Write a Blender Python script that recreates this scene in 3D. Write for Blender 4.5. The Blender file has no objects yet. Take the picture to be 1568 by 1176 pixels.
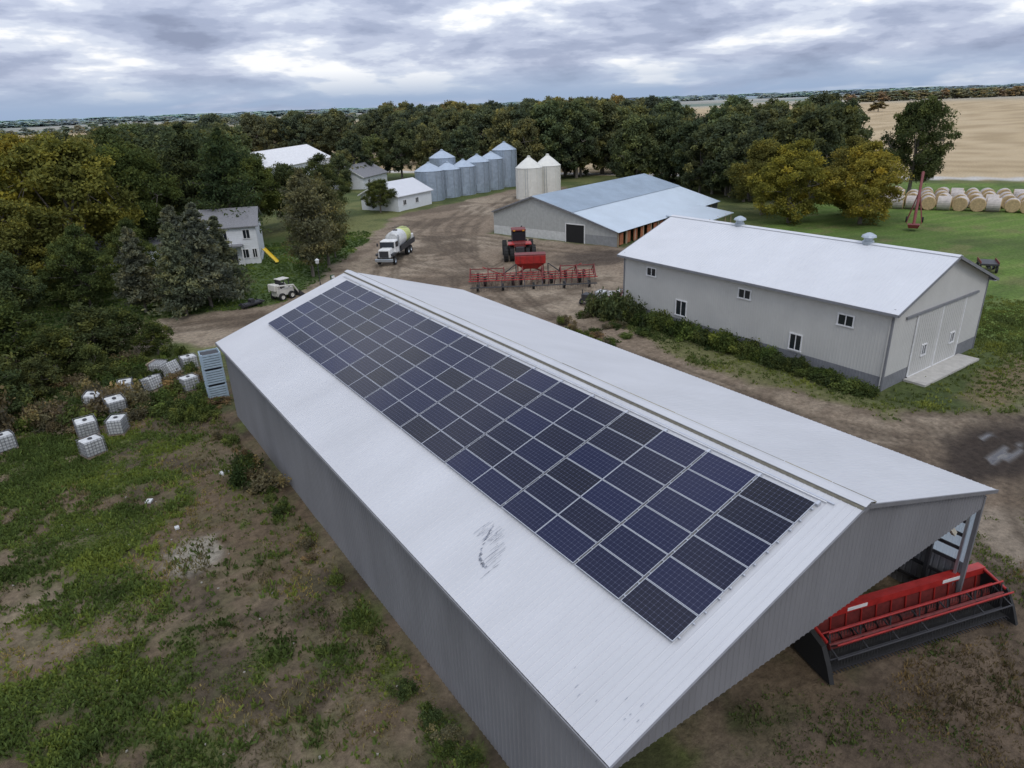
import bpy, math, random
import numpy as np
from mathutils import Matrix, Vector
random.seed(7); RNG=np.random.default_rng(7)
scene=bpy.context.scene
COL=scene.collection
rad=math.radians
# ------------------------------------------------------------ helpers
TAB=np.random.default_rng(99).random((256,256))
def vnoise(x,y,s=0):
    x=x+s*17.31; y=y+s*9.77
    ix=np.floor(x).astype(int); iy=np.floor(y).astype(int)
    fx=x-ix; fy=y-iy; fx=fx*fx*(3-2*fx); fy=fy*fy*(3-2*fy)
    a=TAB[ix&255,iy&255]; b=TAB[(ix+1)&255,iy&255]; c=TAB[ix&255,(iy+1)&255]; d=TAB[(ix+1)&255,(iy+1)&255]
    return (a*(1-fx)+b*fx)*(1-fy)+(c*(1-fx)+d*fx)*fy
def fbm(x,y,size,octv=4,s=0):
    v=0;amp=.5;tot=0;f=1./size
    for i in range(octv):
        v=v+amp*vnoise(x*f,y*f,s+i*3); tot+=amp; amp*=.55; f*=2.07
    return v/tot
def sst(a,b,x):
    t=np.clip((x-a)/(b-a),0,1); return t*t*(3-2*t)
def sdpoly(px,py,poly):
    d=np.full(px.shape,1e9); inside=np.zeros(px.shape,bool); n=len(poly)
    for i in range(n):
        x1,y1=poly[i]; x2,y2=poly[(i+1)%n]
        ex,ey=x2-x1,y2-y1
        t=np.clip(((px-x1)*ex+(py-y1)*ey)/(ex*ex+ey*ey+1e-9),0,1)
        d=np.minimum(d,np.hypot(px-x1-t*ex,py-y1-t*ey))
        c=((y1>py)!=(y2>py))&(px<(x2-x1)*(py-y1)/((y2-y1) if y2!=y1 else 1e-9)+x1)
        inside^=c
    return np.where(inside,-d,d)
def dline(px,py,pts):
    d=np.full(px.shape,1e9)
    for (x1,y1),(x2,y2) in zip(pts[:-1],pts[1:]):
        ex,ey=x2-x1,y2-y1
        t=np.clip(((px-x1)*ex+(py-y1)*ey)/(ex*ex+ey*ey+1e-9),0,1)
        d=np.minimum(d,np.hypot(px-x1-t*ex,py-y1-t*ey))
    return d
def spline(pts,n=8):
    out=[];P=[pts[0]]+list(pts)+[pts[-1]]
    for i in range(1,len(P)-2):
        for k in range(n):
            t=k/n;a,b,c,d=[np.array(q,float) for q in P[i-1:i+3]]
            out.append(tuple(.5*((2*b)+(-a+c)*t+(2*a-5*b+4*c-d)*t*t+(-a+3*b-3*c+d)*t**3)))
    out.append(tuple(pts[-1])); return out

def newmat(name):
    m=bpy.data.materials.new(name); m.use_nodes=True
    nt=m.node_tree; b=nt.nodes.get("Principled BSDF")
    return m,nt,b
def M(name,col,rough=.6,metal=0.,var=.18,scale=2.,bump=0.,bscale=30.,spec=.5,stretch=None):
    m,nt,b=newmat(name); N=nt.nodes; L=nt.links
    tc=N.new("ShaderNodeTexCoord"); mp=N.new("ShaderNodeMapping"); L.new(tc.outputs['Object'],mp.inputs[0])
    if stretch: mp.inputs['Scale'].default_value=stretch
    no=N.new("ShaderNodeTexNoise"); no.inputs['Scale'].default_value=scale; no.inputs['Detail'].default_value=5; no.inputs['Roughness'].default_value=.65
    L.new(mp.outputs[0],no.inputs['Vector'])
    mr=N.new("ShaderNodeMapRange"); mr.inputs[1].default_value=.3; mr.inputs[2].default_value=.7; mr.inputs[3].default_value=1-var; mr.inputs[4].default_value=1+var*.6
    L.new(no.outputs['Fac'],mr.inputs[0])
    mx=N.new("ShaderNodeMix"); mx.data_type='RGBA'; mx.blend_type='MULTIPLY'; mx.inputs[0].default_value=1
    mx.inputs[6].default_value=(*col,1); L.new(mr.outputs[0],mx.inputs[7]); L.new(mx.outputs[2],b.inputs['Base Color'])
    b.inputs['Roughness'].default_value=rough; b.inputs['Metallic'].default_value=metal
    b.inputs['Specular IOR Level'].default_value=spec
    if bump:
        n2=N.new("ShaderNodeTexNoise"); n2.inputs['Scale'].default_value=bscale; n2.inputs['Detail'].default_value=4; L.new(tc.outputs['Object'],n2.inputs['Vector'])
        bp=N.new("ShaderNodeBump"); bp.inputs['Strength'].default_value=bump; bp.inputs['Distance'].default_value=.05
        L.new(n2.outputs['Fac'],bp.inputs['Height']); L.new(bp.outputs[0],b.inputs['Normal'])
    return m
def E(name,loc=(0,0,0),rz=0,parent=None):
    o=bpy.data.objects.new(name,None); o.empty_display_size=.5; COL.objects.link(o)
    o.location=loc; o.rotation_euler=(0,0,rad(rz)); 
    if parent: o.parent=parent
    return o
def mesh(name,parent,verts,faces,mat,loc=(0,0,0),rot=(0,0,0),smooth=False):
    me=bpy.data.meshes.new(name); me.from_pydata([tuple(v) for v in verts],[],[tuple(f) for f in faces]); me.update()
    for mm in (mat if isinstance(mat,(list,tuple)) else [mat]): me.materials.append(mm)
    if smooth: me.polygons.foreach_set('use_smooth',[True]*len(me.polygons))
    o=bpy.data.objects.new(name,me); COL.objects.link(o); o.parent=parent; o.location=loc; o.rotation_euler=rot
    return o
BF=[(0,3,2,1),(4,5,6,7),(0,1,5,4),(1,2,6,5),(2,3,7,6),(3,0,4,7)]
def box(name,parent,size,loc,mat,rot=(0,0,0),bevel=0.,taper=None):
    sx,sy,sz=[s/2 for s in size]; tx,ty=(taper or (1,1))
    v=[(-sx,-sy,-sz),(sx,-sy,-sz),(sx,sy,-sz),(-sx,sy,-sz),(-sx*tx,-sy*ty,sz),(sx*tx,-sy*ty,sz),(sx*tx,sy*ty,sz),(-sx*tx,sy*ty,sz)]
    o=mesh(name,parent,v,BF,mat,loc,rot)
    if bevel:
        md=o.modifiers.new('b','BEVEL'); md.width=bevel; md.segments=2
    return o
def boxes(name,parent,lst,mat):
    V=[];F=[]
    for it in lst:
        s,l=it[0],it[1]; R=it[2] if len(it)>2 else None
        sx,sy,sz=[a/2 for a in s]; b=len(V)
        for q in [(-sx,-sy,-sz),(sx,-sy,-sz),(sx,sy,-sz),(-sx,sy,-sz),(-sx,-sy,sz),(sx,-sy,sz),(sx,sy,sz),(-sx,sy,sz)]:
            w=Vector(q)
            if R is not None: w=R@w
            V.append((w.x+l[0],w.y+l[1],w.z+l[2]))
        F+= [tuple(b+i for i in f) for f in BF]
    return mesh(name,parent,V,F,mat)
def tubev(p0,p1,r0,r1=None,n=8):
    r1=r0 if r1 is None else r1
    p0=Vector(p0);p1=Vector(p1);d=(p1-p0).normalized()
    a=d.orthogonal().normalized(); b=d.cross(a)
    V=[];F=[]
    for p,r in((p0,r0),(p1,r1)):
        for i in range(n):
            t=2*math.pi*i/n; V.append(p+a*(r*math.cos(t))+b*(r*math.sin(t)))
    for i in range(n): F.append((i,(i+1)%n,n+(i+1)%n,n+i))
    F.append(tuple(range(n))[::-1]); F.append(tuple(range(n,2*n)))
    return V,F
def tubes(name,parent,lst,mat,n=8):
    V=[];F=[]
    for it in lst:
        v,f=tubev(*it,n=n)
        b=len(V); V+=v; F+=[tuple(b+i for i in q) for q in f]
    return mesh(name,parent,V,F,mat)
def lathe(name,parent,prof,mat,loc=(0,0,0),rot=(0,0,0),n=24):
    V=[];F=[]
    for r,z in prof:
        for i in range(n):
            t=2*math.pi*i/n; V.append((r*math.cos(t),r*math.sin(t),z))
    for k in range(len(prof)-1):
        for i in range(n): F.append((k*n+i,k*n+(i+1)%n,(k+1)*n+(i+1)%n,(k+1)*n+i))
    return mesh(name,parent,V,F,mat,loc,rot)
def wheel(name,parent,r,w,loc,tyre,rim,axis='X',rz=0):
    rot={'X':(0,rad(90),rad(rz)),'Y':(rad(90),0,rad(rz))}[axis]
    prof=[(r*.55,-w*.4),(r*.8,-w*.5),(r*.95,-w*.46),(r,-w*.3),(r,w*.3),(r*.95,w*.46),(r*.8,w*.5),(r*.55,w*.4)]
    o=lathe(name,parent,prof,tyre,loc,rot,n=22)
    lathe(name+"_rim",parent,[(0.01,-w*.2),(r*.2,-w*.25),(r*.45,-w*.15),(r*.56,-w*.38),(r*.56,w*.38),(r*.45,w*.15),(r*.2,w*.25),(0.01,w*.2)],rim,loc,rot,n=16)
    Ls=[]
    for i in range(18):
        t=2*math.pi*i/18
        R=Matrix.Rotation(t,3,'X') if axis=='X' else Matrix.Rotation(t,3,'Y')
        c=R@Vector((0,0,r)) 
        sz=(w*.9,r*.07,r*.09) if axis=='X' else (r*.07,w*.9,r*.09)
        Ls.append((sz,c,R))
    q=boxes(name+"_lugs",parent,Ls,tyre); q.location=loc; q.rotation_euler=(0,0,rad(rz))
    return o
def corr(name,parent,p0,p1,zb,zt,mat,pitch=.23,depth=.02,xs=None):
    p0=Vector((*p0,0));p1=Vector((*p1,0)); L=(p1-p0).length; d=(p1-p0)/L; nrm=Vector((d.y,-d.x,0))
    S=[]
    n=int(L/pitch)+1
    for i in range(n):
        for (a,h) in((0,0),(.62,0),(.72,1),(.9,1)):
            s=(i+a)*pitch
            if s<L: S.append((s,h))
    S.append((L,0))
    if xs:
        for x in xs: S.append((x,0))
        S.sort()
    V=[];F=[]
    for s,h in S:
        q=p0+d*s+nrm*(h*depth)
        V.append((q.x,q.y,zb(s))); V.append((q.x,q.y,zt(s)))
    for i in range(len(S)-1): F.append((2*i,2*i+2,2*i+3,2*i+1))
    return mesh(name,parent,V,F,mat)
def roofsheet(name,parent,xe,ze,xr,zr,y0,y1,mat,pitch=.3,h=.022):
    S=[];n=int((y1-y0)/pitch)+1
    for i in range(n):
        for a,hh in((0,0),(.78,0),(.86,1),(.93,1)):
            s=(i+a)*pitch
            if s<(y1-y0): S.append((y0+s,hh))
    S.append((y1,0))
    V=[];F=[]
    L=math.hypot(xr-xe,zr-ze); nx=-(zr-ze)/L*(1 if xr>xe else -1); nz=abs(xr-xe)/L
    for s,hh in S:
        V.append((xe+nx*hh*h,s,ze+nz*hh*h)); V.append((xr+nx*hh*h,s,zr+nz*hh*h))
    for i in range(len(S)-1):
        F.append((2*i,2*i+2,2*i+3,2*i+1) if xr<xe else (2*i,2*i+1,2*i+3,2*i+2))
    return mesh(name,parent,V,F,mat)

# ------------------------------------------------------------ camera
H=19.3
u=Vector((-.5763,-.2945,.7623)); v=Vector((.8166,-.2459,.5223)); dn=Vector((.0336,.9235,.3822))
cam=bpy.data.cameras.new("camera"); cam.sensor_width=36; cam.lens=24.0; cam.clip_end=30000; cam.clip_start=.3
co=bpy.data.objects.new("camera",cam); COL.objects.link(co)
R=Matrix(((v.x,-v.y,-v.z),(u.x,-u.y,-u.z),(-dn.x,dn.y,dn.z)))
q=R.to_quaternion(); q.normalize()
co.matrix_world=Matrix.Translation((0,0,H))@q.to_matrix().to_4x4()
scene.camera=co
scene.view_settings.view_transform='Standard'; scene.view_settings.look='None'; scene.view_settings.exposure=0

# ------------------------------------------------------------ world / light
w=bpy.data.worlds.new("World"); scene.world=w; w.use_nodes=True
nt=w.node_tree; N=nt.nodes; L=nt.links; bg=N['Background']; out=N['World Output']
sky=N.new("ShaderNodeTexSky"); sky.sky_type='NISHITA'; sky.sun_disc=False; sky.sun_elevation=rad(50); sky.sun_rotation=rad(200); sky.dust_density=1.5
bg.inputs[1].default_value=.09; L.new(sky.outputs[0],bg.inputs[0])
tc=N.new("ShaderNodeTexCoord"); sp=N.new("ShaderNodeSeparateXYZ"); L.new(tc.outputs['Generated'],sp.inputs[0])
def math_(op,a,b=None,c=None):
    n=N.new("ShaderNodeMath"); n.operation=op
    for i,x in enumerate((a,b,c)):
        if x is None: continue
        if isinstance(x,(int,float)): n.inputs[i].default_value=x
        else: L.new(x,n.inputs[i])
    return n.outputs[0]
zc=math_('MAXIMUM',sp.outputs[2],0)
zz=math_('POWER',math_('ADD',zc,.004),.8)
cb=N.new("ShaderNodeCombineXYZ"); L.new(sp.outputs[0],cb.inputs[0]); L.new(sp.outputs[1],cb.inputs[1]); L.new(math_('MULTIPLY',zz,3.0),cb.inputs[2])
def wn(scale,detail,rough,dist,off):
    mp=N.new("ShaderNodeMapping"); mp.inputs['Location'].default_value=off; L.new(cb.outputs[0],mp.inputs[0])
    n=N.new("ShaderNodeTexNoise"); n.inputs['Scale'].default_value=scale; n.inputs['Detail'].default_value=detail; n.inputs['Roughness'].default_value=rough; n.inputs['Distortion'].default_value=dist
    L.new(mp.outputs[0],n.inputs['Vector']); return n.outputs['Fac']
def ramp(fac,stops,interp='EASE'):
    r=N.new("ShaderNodeValToRGB"); r.color_ramp.interpolation=interp
    el=r.color_ramp.elements
    while len(el)<len(stops): el.new(.5)
    for e,(p,c) in zip(el,stops): e.position=p; e.color=(*c,1) if len(c)==3 else c
    L.new(fac,r.inputs[0]); return r.outputs[0]
big=wn(5.2,6,.56,.1,(3.1,1.7,0)); 
ccol=ramp(big,[(.33,(.26,.30,.42)),(.42,(.36,.41,.55)),(.49,(.48,.53,.67)),(.55,(.64,.69,.80)),(.62,(.93,.94,.96))])
cem=N.new("ShaderNodeBackground"); L.new(ccol,cem.inputs[0]); L.new(math_('MULTIPLY_ADD',zc,.7,1.06),cem.inputs[1])
gap=ramp(wn(5,3,.6,.3,(1,9,2)),[(.42,(0,0,0)),(.62,(.6,.6,.6))])
mr=N.new("ShaderNodeMapRange"); mr.inputs[1].default_value=.008; mr.inputs[2].default_value=.045; L.new(sp.outputs[2],mr.inputs[0])
cov=math_('MAXIMUM',mr.outputs[0],gap)
hz=N.new("ShaderNodeBackground"); hz.inputs[0].default_value=(.36,.48,.70,1); hz.inputs[1].default_value=1.05
ms0=N.new("ShaderNodeMixShader"); ms0.inputs[0].default_value=.8; L.new(bg.outputs[0],ms0.inputs[1]); L.new(hz.outputs[0],ms0.inputs[2])
ms=N.new("ShaderNodeMixShader")
L.new(math_('MULTIPLY',cov,.96),ms.inputs[0]); L.new(ms0.outputs[0],ms.inputs[1]); L.new(cem.outputs[0],ms.inputs[2]); L.new(ms.outputs[0],out.inputs[0])
sd=bpy.data.lights.new("sun",'SUN'); sd.energy=.9; sd.angle=rad(20); sd.color=(1,.96,.9)
so=bpy.data.objects.new("sun",sd); COL.objects.link(so); so.rotation_euler=(rad(40),0,rad(-20))

# ------------------------------------------------------------ ground
YARD=[(9.1,76.5),(19.8,73),(23,75.5),(27,81),(33,89),(42,100),(52,113.5),(58,121),(75,128),(96,137),(108,132),(98,112),(84,105),(70,101),(60,92),(67,69),(82,73),(80,64),(66,60),(56,54),(50,50),(46,47.5),(42.5,44),(40.3,36),(40,26),(42,19),(48,15.2),(62,11),(90,4),(120,-8),(100,-25),(40,-12),(6,-12),(5,4),(8.5,9),(26,9),(29,12),(33,17),(34,25),(34,33),(33,40),(31,48),(27,56),(20,60),(12,62),(8.3,66.5),(-3.6,61),(-14,56),(-40,50),(-45,66),(-20,70),(-4.8,72.5)]
def grow(a,start,f,maxv):
    out=[];st=start;x=a
    while x<maxv: st*=f; x+=st; out.append(x)
    return out
xs=list(np.arange(-14,60,.32))+list(np.arange(60,130,.7)); xs=[-t for t in grow(14,.32,1.12,6000)][::-1]+xs+grow(xs[-1],.7,1.07,12000)
ys=list(np.arange(1,80,.32))+list(np.arange(80,150,.7)); ys=[-t for t in grow(-1,.32,1.2,800)][::-1]+ys+grow(ys[-1],.7,1.07,12000)
xs=np.array(xs);ys=np.array(ys); X,Y=np.meshgrid(xs,ys); nx,ny=len(xs),len(ys); X=X.ravel();Y=Y.ravel()
def grassmask(X,Y):
    m=.45*fbm(X,Y,6.5,3,1)+.55*fbm(X,Y,1.7,4,61)-.004
    m=m+.12*np.exp(-((X+1)**2/40+(Y-41)**2/40))+.02*np.exp(-((X+3)**2/30+(Y-22)**2/30))+.06*np.exp(-((X-5)**2/3+(Y-25)**2/60))
    m=m-.16*np.exp(-((X-4.5)**2/7+(Y-33.5)**2/16))-.10*np.exp(-((X+3)**2/8+(Y-31)**2/4))-.07*np.exp(-((X-3)**2/8+(Y-18)**2/20))
    m=m-.3*np.exp(-((X-2.4)**2/1.6+(Y-30.8)**2/2.2))
    return m
def dirtmask(X,Y):
    d=sdpoly(X,Y,YARD)+(fbm(X,Y,3,4,5)-.5)*3.0
    return sst(.7,-.7,d)
def mix(a,b,t): return a*(1-t[:,None])+np.array(b)*t[:,None]
n1=fbm(X,Y,9,5,2); n2=fbm(X,Y,1.6,4,3); n3=fbm(X,Y,30,4,4); n4=fbm(X,Y,.9,3,91)
base=np.tile(np.array([[.088,.112,.036]]),(len(X),1))
base=mix(base,(.15,.160,.060),sst(.4,.65,n1)); base=mix(base,(.055,.075,.026),sst(.52,.68,fbm(X,Y,5,5,12))*.7)
gm=grassmask(X,Y)+(n2-.5)*.1
fg=sst(60,52,Y)*sst(44,30,X)
soil=np.tile(np.array([[.150,.110,.070]]),(len(X),1)); soil=mix(soil,(.215,.168,.112),sst(.45,.7,n1)); soil=mix(soil,(.085,.066,.045),sst(.5,.72,fbm(X,Y,3,5,11))); soil=mix(soil,(.12,.112,.055),sst(.5,.65,n4)*.5)
gr=mix(np.tile(np.array([[.080,.086,.037]]),(len(X),1)),(.12,.138,.045),sst(.4,.7,n2))
t=sst(.57,.46,gm)*fg
base=base*(1-fg[:,None])+fg[:,None]*gr
base=base*(1-t[:,None])+soil*t[:,None]
base=mix(base,(.36,.33,.27),sst(.25,.7,np.exp(-((X-2.4)**2/1.6+(Y-30.8)**2/2.0))+(n2-.5)*1.0)*.85*fg)
base=mix(base,(.27,.215,.15),sst(.3,.8,np.exp(-((X+3.6)**2/3+(Y-31.1)**2/1.5))+(n2-.5)*.9)*.6*fg)
st=sst(46,40,X)*sst(50,44,Y)*sst(38,40,X)*sst(15,19,Y)
base=base*(1-.5*st[:,None])+.5*st[:,None]*np.array((.16,.14,.07))
ss=np.exp(-((X-56)**2/90+(Y-16)**2/9)); base=mix(base,(.20,.15,.09),sst(.35,.75,ss+(n2-.5)*.8)*.8)
ln=sst(12,15,X)*sst(44,38,X)*sst(73,76,Y)*sst(118,108,Y)
base=mix(base,(.070,.110,.034),ln*.8)
nr=(X-166.6)*.875+(Y-77.6)*.484; al=(X-166.6)*.484-(Y-77.6)*.875
af=sst(60,66,X)*sst(-4,-8,nr)*sst(6,14,Y)*sst(70,60,Y-.25*(X-80))
rws=.5+.5*np.sin((Y*.97+X*.25)*1.9+n1*5)
base=mix(base,(.125,.200,.040),af*sst(.2,.5,n1)*.95); base=mix(base,(.21,.24,.08),af*sst(.5,1,rws)*.4*(n2+.3))
base=mix(base,(.060,.100,.024),af*sst(.5,.6,fbm(X*.4,Y,8,3,71))*.5); base=mix(base,(.17,.15,.07),af*sst(.58,.7,fbm(X,Y,5,5,72))*.5)
tf=sst(-1.5,1.5,nr)
tan=mix(np.tile(np.array([[.46,.355,.215]]),(len(X),1)),(.34,.255,.145),sst(.2,.8,.5+.5*np.sin(nr*.42+n3*1.0))*.8)
tan=mix(tan,(.52,.41,.26),sst(.45,.7,fbm(al*.12,nr*1.2,9,3,8))*.7)
base=base*(1-tf[:,None])+tan*tf[:,None]
base=mix(base,(.52,.50,.46),sst(3.4,2.0,np.abs(nr-3.5)))
dist=np.hypot(X,Y)
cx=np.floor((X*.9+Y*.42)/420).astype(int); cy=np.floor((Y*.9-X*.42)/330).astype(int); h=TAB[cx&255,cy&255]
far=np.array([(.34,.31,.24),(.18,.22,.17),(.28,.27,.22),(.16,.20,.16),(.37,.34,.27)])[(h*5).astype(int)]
far=mix(far,(.28,.36,.45),sst(1200,5000,dist)*.88)  # blue-grey blend with distance paints haze into the field colours
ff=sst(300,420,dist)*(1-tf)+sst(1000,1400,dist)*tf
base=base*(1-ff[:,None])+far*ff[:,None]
d=dirtmask(X,Y)
dirt=np.tile(np.array([[.235,.182,.130]]),(len(X),1)); dirt=mix(dirt,(.32,.26,.19),sst(.42,.66,fbm(X,Y,14,4,21))); dirt=mix(dirt,(.125,.095,.067),sst(.48,.66,fbm(X,Y,5,5,22))*.85); dirt=mix(dirt,(.16,.12,.085),sst(.5,.7,n4)*.5)
near=sst(14,6,Y)*sst(60,34,X); dirt=mix(dirt,(.145,.105,.070),near*.8); dirt=mix(dirt,(.085,.064,.045),near*sst(.5,.65,fbm(X,Y,3.5,4,27))*.6); 
dirt=mix(dirt,(.30,.25,.19),sst(.35,.7,np.exp(-((X-34)**2/12+(Y-8.5)**2/6))+(n2-.5)*.7)*.7)
tracks=[[(36,18),(37,30),(36.5,40),(38,50),(42,62),(46,74),(50,88),(58,104),(75,120)],[(44,62),(52,66),(60,64)],[(8,72),(20,68),(30,70),(36,80),(46,96),(60,112)],[(30,66),(36,58),(38,46)],[(55,98),(58,84),(52,74),(44,70),(36,76)],[(48,80),(58,96),(68,108),(88,126)],[(-20,64),(-4,66),(9,71),(22,66),(33,52)],[(60,9),(48,12.5),(40,15),(36.5,22)],[(30,2),(36,8),(46,11)],[(24,2),(30,9),(34,18)],[(43,105),(52,96),(56,86),(62,68)],[(40,84),(47,82),(52,88),(50,98),(44,100)],[(38,64),(42,72),(40,82),(44,92)],[(66,10),(52,10),(42,12),(37,18)],[(72,6),(50,12),(43,17)]]
tr=np.zeros(len(X))
sel=(X>-25)&(X<110)&(Y>-5)&(Y<140)
for tk in tracks:
    sp_=spline(tk,7)
    dd=dline(X[sel],Y[sel],sp_)
    for off in(.9,1.5): tr[sel]=np.maximum(tr[sel],np.exp(-((dd-off)/.26)**2)*(.6+.5*n2[sel]))
dirt=mix(dirt,(.085,.064,.045),tr*.75)
mud=sst(.3,.8,np.exp(-((X-42)**2/40+(Y-12.7)**2/8))+(n2-.5)*.5+.6*np.exp(-((X-56)**2/160+(Y-9.5)**2/10)))
mud=np.maximum(mud,sst(.3,.8,np.exp(-((X-60)**2/60+(Y-67)**2/30))+(n2-.5)*.5)*.75)
mud=np.maximum(mud,sst(.35,.8,np.exp(-((X-36.7)**2/2+(Y-36)**2/60))+(n2-.5)*.5)*.8)
dirt=mix(dirt,(.050,.038,.030),mud)
base=base*(1-d[:,None])+dirt*d[:,None]
pn=fbm(X*.45+Y*.1,Y*1.6,1.3,4,83)
pud=sst(.50,.56,pn*np.minimum(1.1,.2+1.05*np.exp(-((X-43)**2/12+(Y-12.6)**2/3.2))))
pud=np.maximum(pud,sst(.47,.54,pn*np.minimum(1.1,.25+1.0*np.exp(-((X-36.7)**2/.8+(Y-36)**2/20))))*.9)*d
base=mix(base,(.05,.043,.036),pud)
Z=(fbm(X,Y,2.2,4,31)-.5)*.2*sst(200,120,dist)+(n3-.5)*.3*sst(60,90,Y)*sst(400,150,dist); Z=Z*(1-pud)-tr*.08*d-pud*.05
Z=Z-.02
faces=np.arange((nx-1)*(ny-1)); ii=faces%(nx-1); jj=faces//(nx-1); a=jj*nx+ii
Q=np.stack([a,a+1,a+nx+1,a+nx],1)
def npmesh(name,verts,quads,mats,midx=None,attrs={},smooth=False):
    me=bpy.data.meshes.new(name); nv=len(verts); nf=len(quads); k=quads.shape[1]
    me.vertices.add(nv); me.vertices.foreach_set('co',np.asarray(verts,np.float32).ravel())
    me.loops.add(nf*k); me.loops.foreach_set('vertex_index',quads.astype(np.int32).ravel())
    me.polygons.add(nf); me.polygons.foreach_set('loop_start',np.arange(0,nf*k,k,dtype=np.int32))
    for m in mats: me.materials.append(m)
    if midx is not None: me.polygons.foreach_set('material_index',midx.astype(np.int32))
    if smooth: me.polygons.foreach_set('use_smooth',np.ones(nf,bool))
    for kx,(typ,arr) in attrs.items():
        at=me.attributes.new(kx,typ,'POINT')
        if typ=='FLOAT': at.data.foreach_set('value',np.asarray(arr,np.float32))
        else: at.data.foreach_set('color',np.asarray(arr,np.float32).ravel())
    me.update(calc_edges=True); return me
gmat,nt,b=newmat("ground_soil_grass"); N=nt.nodes; L=nt.links
at=N.new("ShaderNodeAttribute"); at.attribute_name='gcol'; aw=N.new("ShaderNodeAttribute"); aw.attribute_name='wet'
geo=N.new("ShaderNodeNewGeometry")
def gn(sc,det,ro=.7):
    n=N.new("ShaderNodeTexNoise"); n.inputs['Scale'].default_value=sc; n.inputs['Detail'].default_value=det; n.inputs['Roughness'].default_value=ro; L.new(geo.outputs['Position'],n.inputs['Vector']); return n.outputs['Fac']
def mrn(x,a,b_,c,d_):
    m=N.new("ShaderNodeMapRange"); m.inputs[1].default_value=a;m.inputs[2].default_value=b_;m.inputs[3].default_value=c;m.inputs[4].default_value=d_; L.new(x,m.inputs[0]); return m.outputs[0]
fa=mrn(gn(2.6,8,.8),.3,.7,.45,1.5)
mx=N.new("ShaderNodeMix"); mx.data_type='RGBA'; mx.blend_type='MULTIPLY'; mx.inputs[0].default_value=1; L.new(at.outputs['Color'],mx.inputs[6]); L.new(fa,mx.inputs[7])
L.new(mx.outputs[2],b.inputs['Base Color'])
L.new(mrn(aw.outputs['Fac'],0,1,.95,.06),b.inputs['Roughness'])
L.new(mrn(aw.outputs['Fac'],0,1,.2,.7),b.inputs['Specular IOR Level'])
bp=N.new("ShaderNodeBump"); bp.inputs['Distance'].default_value=.16; L.new(gn(3.5,7,.78),bp.inputs['Height']); L.new(mrn(aw.outputs['Fac'],0,1,.9,0),bp.inputs['Strength']); L.new(bp.outputs[0],b.inputs['Normal'])
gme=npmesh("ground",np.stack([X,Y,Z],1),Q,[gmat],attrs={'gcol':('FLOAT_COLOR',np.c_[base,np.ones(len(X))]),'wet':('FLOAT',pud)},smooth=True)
ground=bpy.data.objects.new("ground",gme); COL.objects.link(ground)

# ------------------------------------------------------------ foliage
def leafmat(name,trans=.3,warm=(1.25,1.12,.7)):
    m,nt,b=newmat(name); N=nt.nodes; L=nt.links
    N.remove(b); o=N['Material Output']
    oi=N.new("ShaderNodeObjectInfo"); at=N.new("ShaderNodeAttribute"); at.attribute_name='tint'
    r=N.new("ShaderNodeValToRGB"); r.color_ramp.elements[0].color=(.45,.50,.55,1); r.color_ramp.elements[1].color=(1.8,1.62,1.1,1)
    e=r.color_ramp.elements.new(.5); e.color=(.95,1,.95,1)
    L.new(at.outputs['Fac'],r.inputs[0])
    mx=N.new("ShaderNodeMix"); mx.data_type='RGBA'; mx.blend_type='MULTIPLY'; mx.inputs[0].default_value=1
    L.new(oi.outputs['Color'],mx.inputs[6]); L.new(r.outputs[0],mx.inputs[7])
    d=N.new("ShaderNodeBsdfDiffuse"); t=N.new("ShaderNodeBsdfTranslucent"); L.new(mx.outputs[2],d.inputs[0])
    m2=N.new("ShaderNodeMix"); m2.data_type='RGBA'; m2.blend_type='MULTIPLY'; m2.inputs[0].default_value=1; L.new(mx.outputs[2],m2.inputs[6]); m2.inputs[7].default_value=(*warm,1); L.new(m2.outputs[2],t.inputs[0])
    s=N.new("ShaderNodeMixShader"); s.inputs[0].default_value=trans; L.new(d.outputs[0],s.inputs[1]); L.new(t.outputs[0],s.inputs[2]); L.new(s.outputs[0],o.inputs[0])
    return m
LEAF=leafmat("leaves"); BARK=M("bark",(.17,.15,.125),.9,bump=.4,bscale=8)
def cards(rng,C,size,up=.35,elong=1.5):
    n=len(C); a=rng.normal(size=(n,3)); a/=np.linalg.norm(a,axis=1)[:,None]
    nn=rng.normal(size=(n,3)); nn[:,2]+=up*2; nn/=np.linalg.norm(nn,axis=1)[:,None]
    a=np.cross(nn,a); a/=np.linalg.norm(a,axis=1)[:,None]; b=np.cross(nn,a)
    s=(size*(.6+.8*rng.random(n)))[:,None]*.5
    V=np.stack([C-a*s*elong,C-b*s*.8+a*s*.1,C+a*s*elong,C+b*s*.8+a*s*.1],1).reshape(-1,3)
    return V,np.arange(4*n).reshape(-1,4)
def assemble(name,C,tint,size,rng,tubl,up=.35,elong=1.5):
    V,F=cards(rng,C,size,up,elong); T=np.repeat(tint,4); mi=np.zeros(len(F),int)
    VV=[V];FF=[F];TT=[T];MI=[mi];off=len(V)
    for t in tubl:
        v_,f_=tubev(*t,n=6); v_=np.array([tuple(q) for q in v_]); f_=np.array([q for q in f_ if len(q)==4])
        VV.append(v_);FF.append(f_+off);TT.append(np.full(len(v_),.5));MI.append(np.ones(len(f_),int)); off+=len(v_)
    return npmesh(name,np.concatenate(VV),np.concatenate(FF),[LEAF,BARK],np.concatenate(MI),{'tint':('FLOAT',np.clip(np.concatenate(TT),0,1))})
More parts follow.
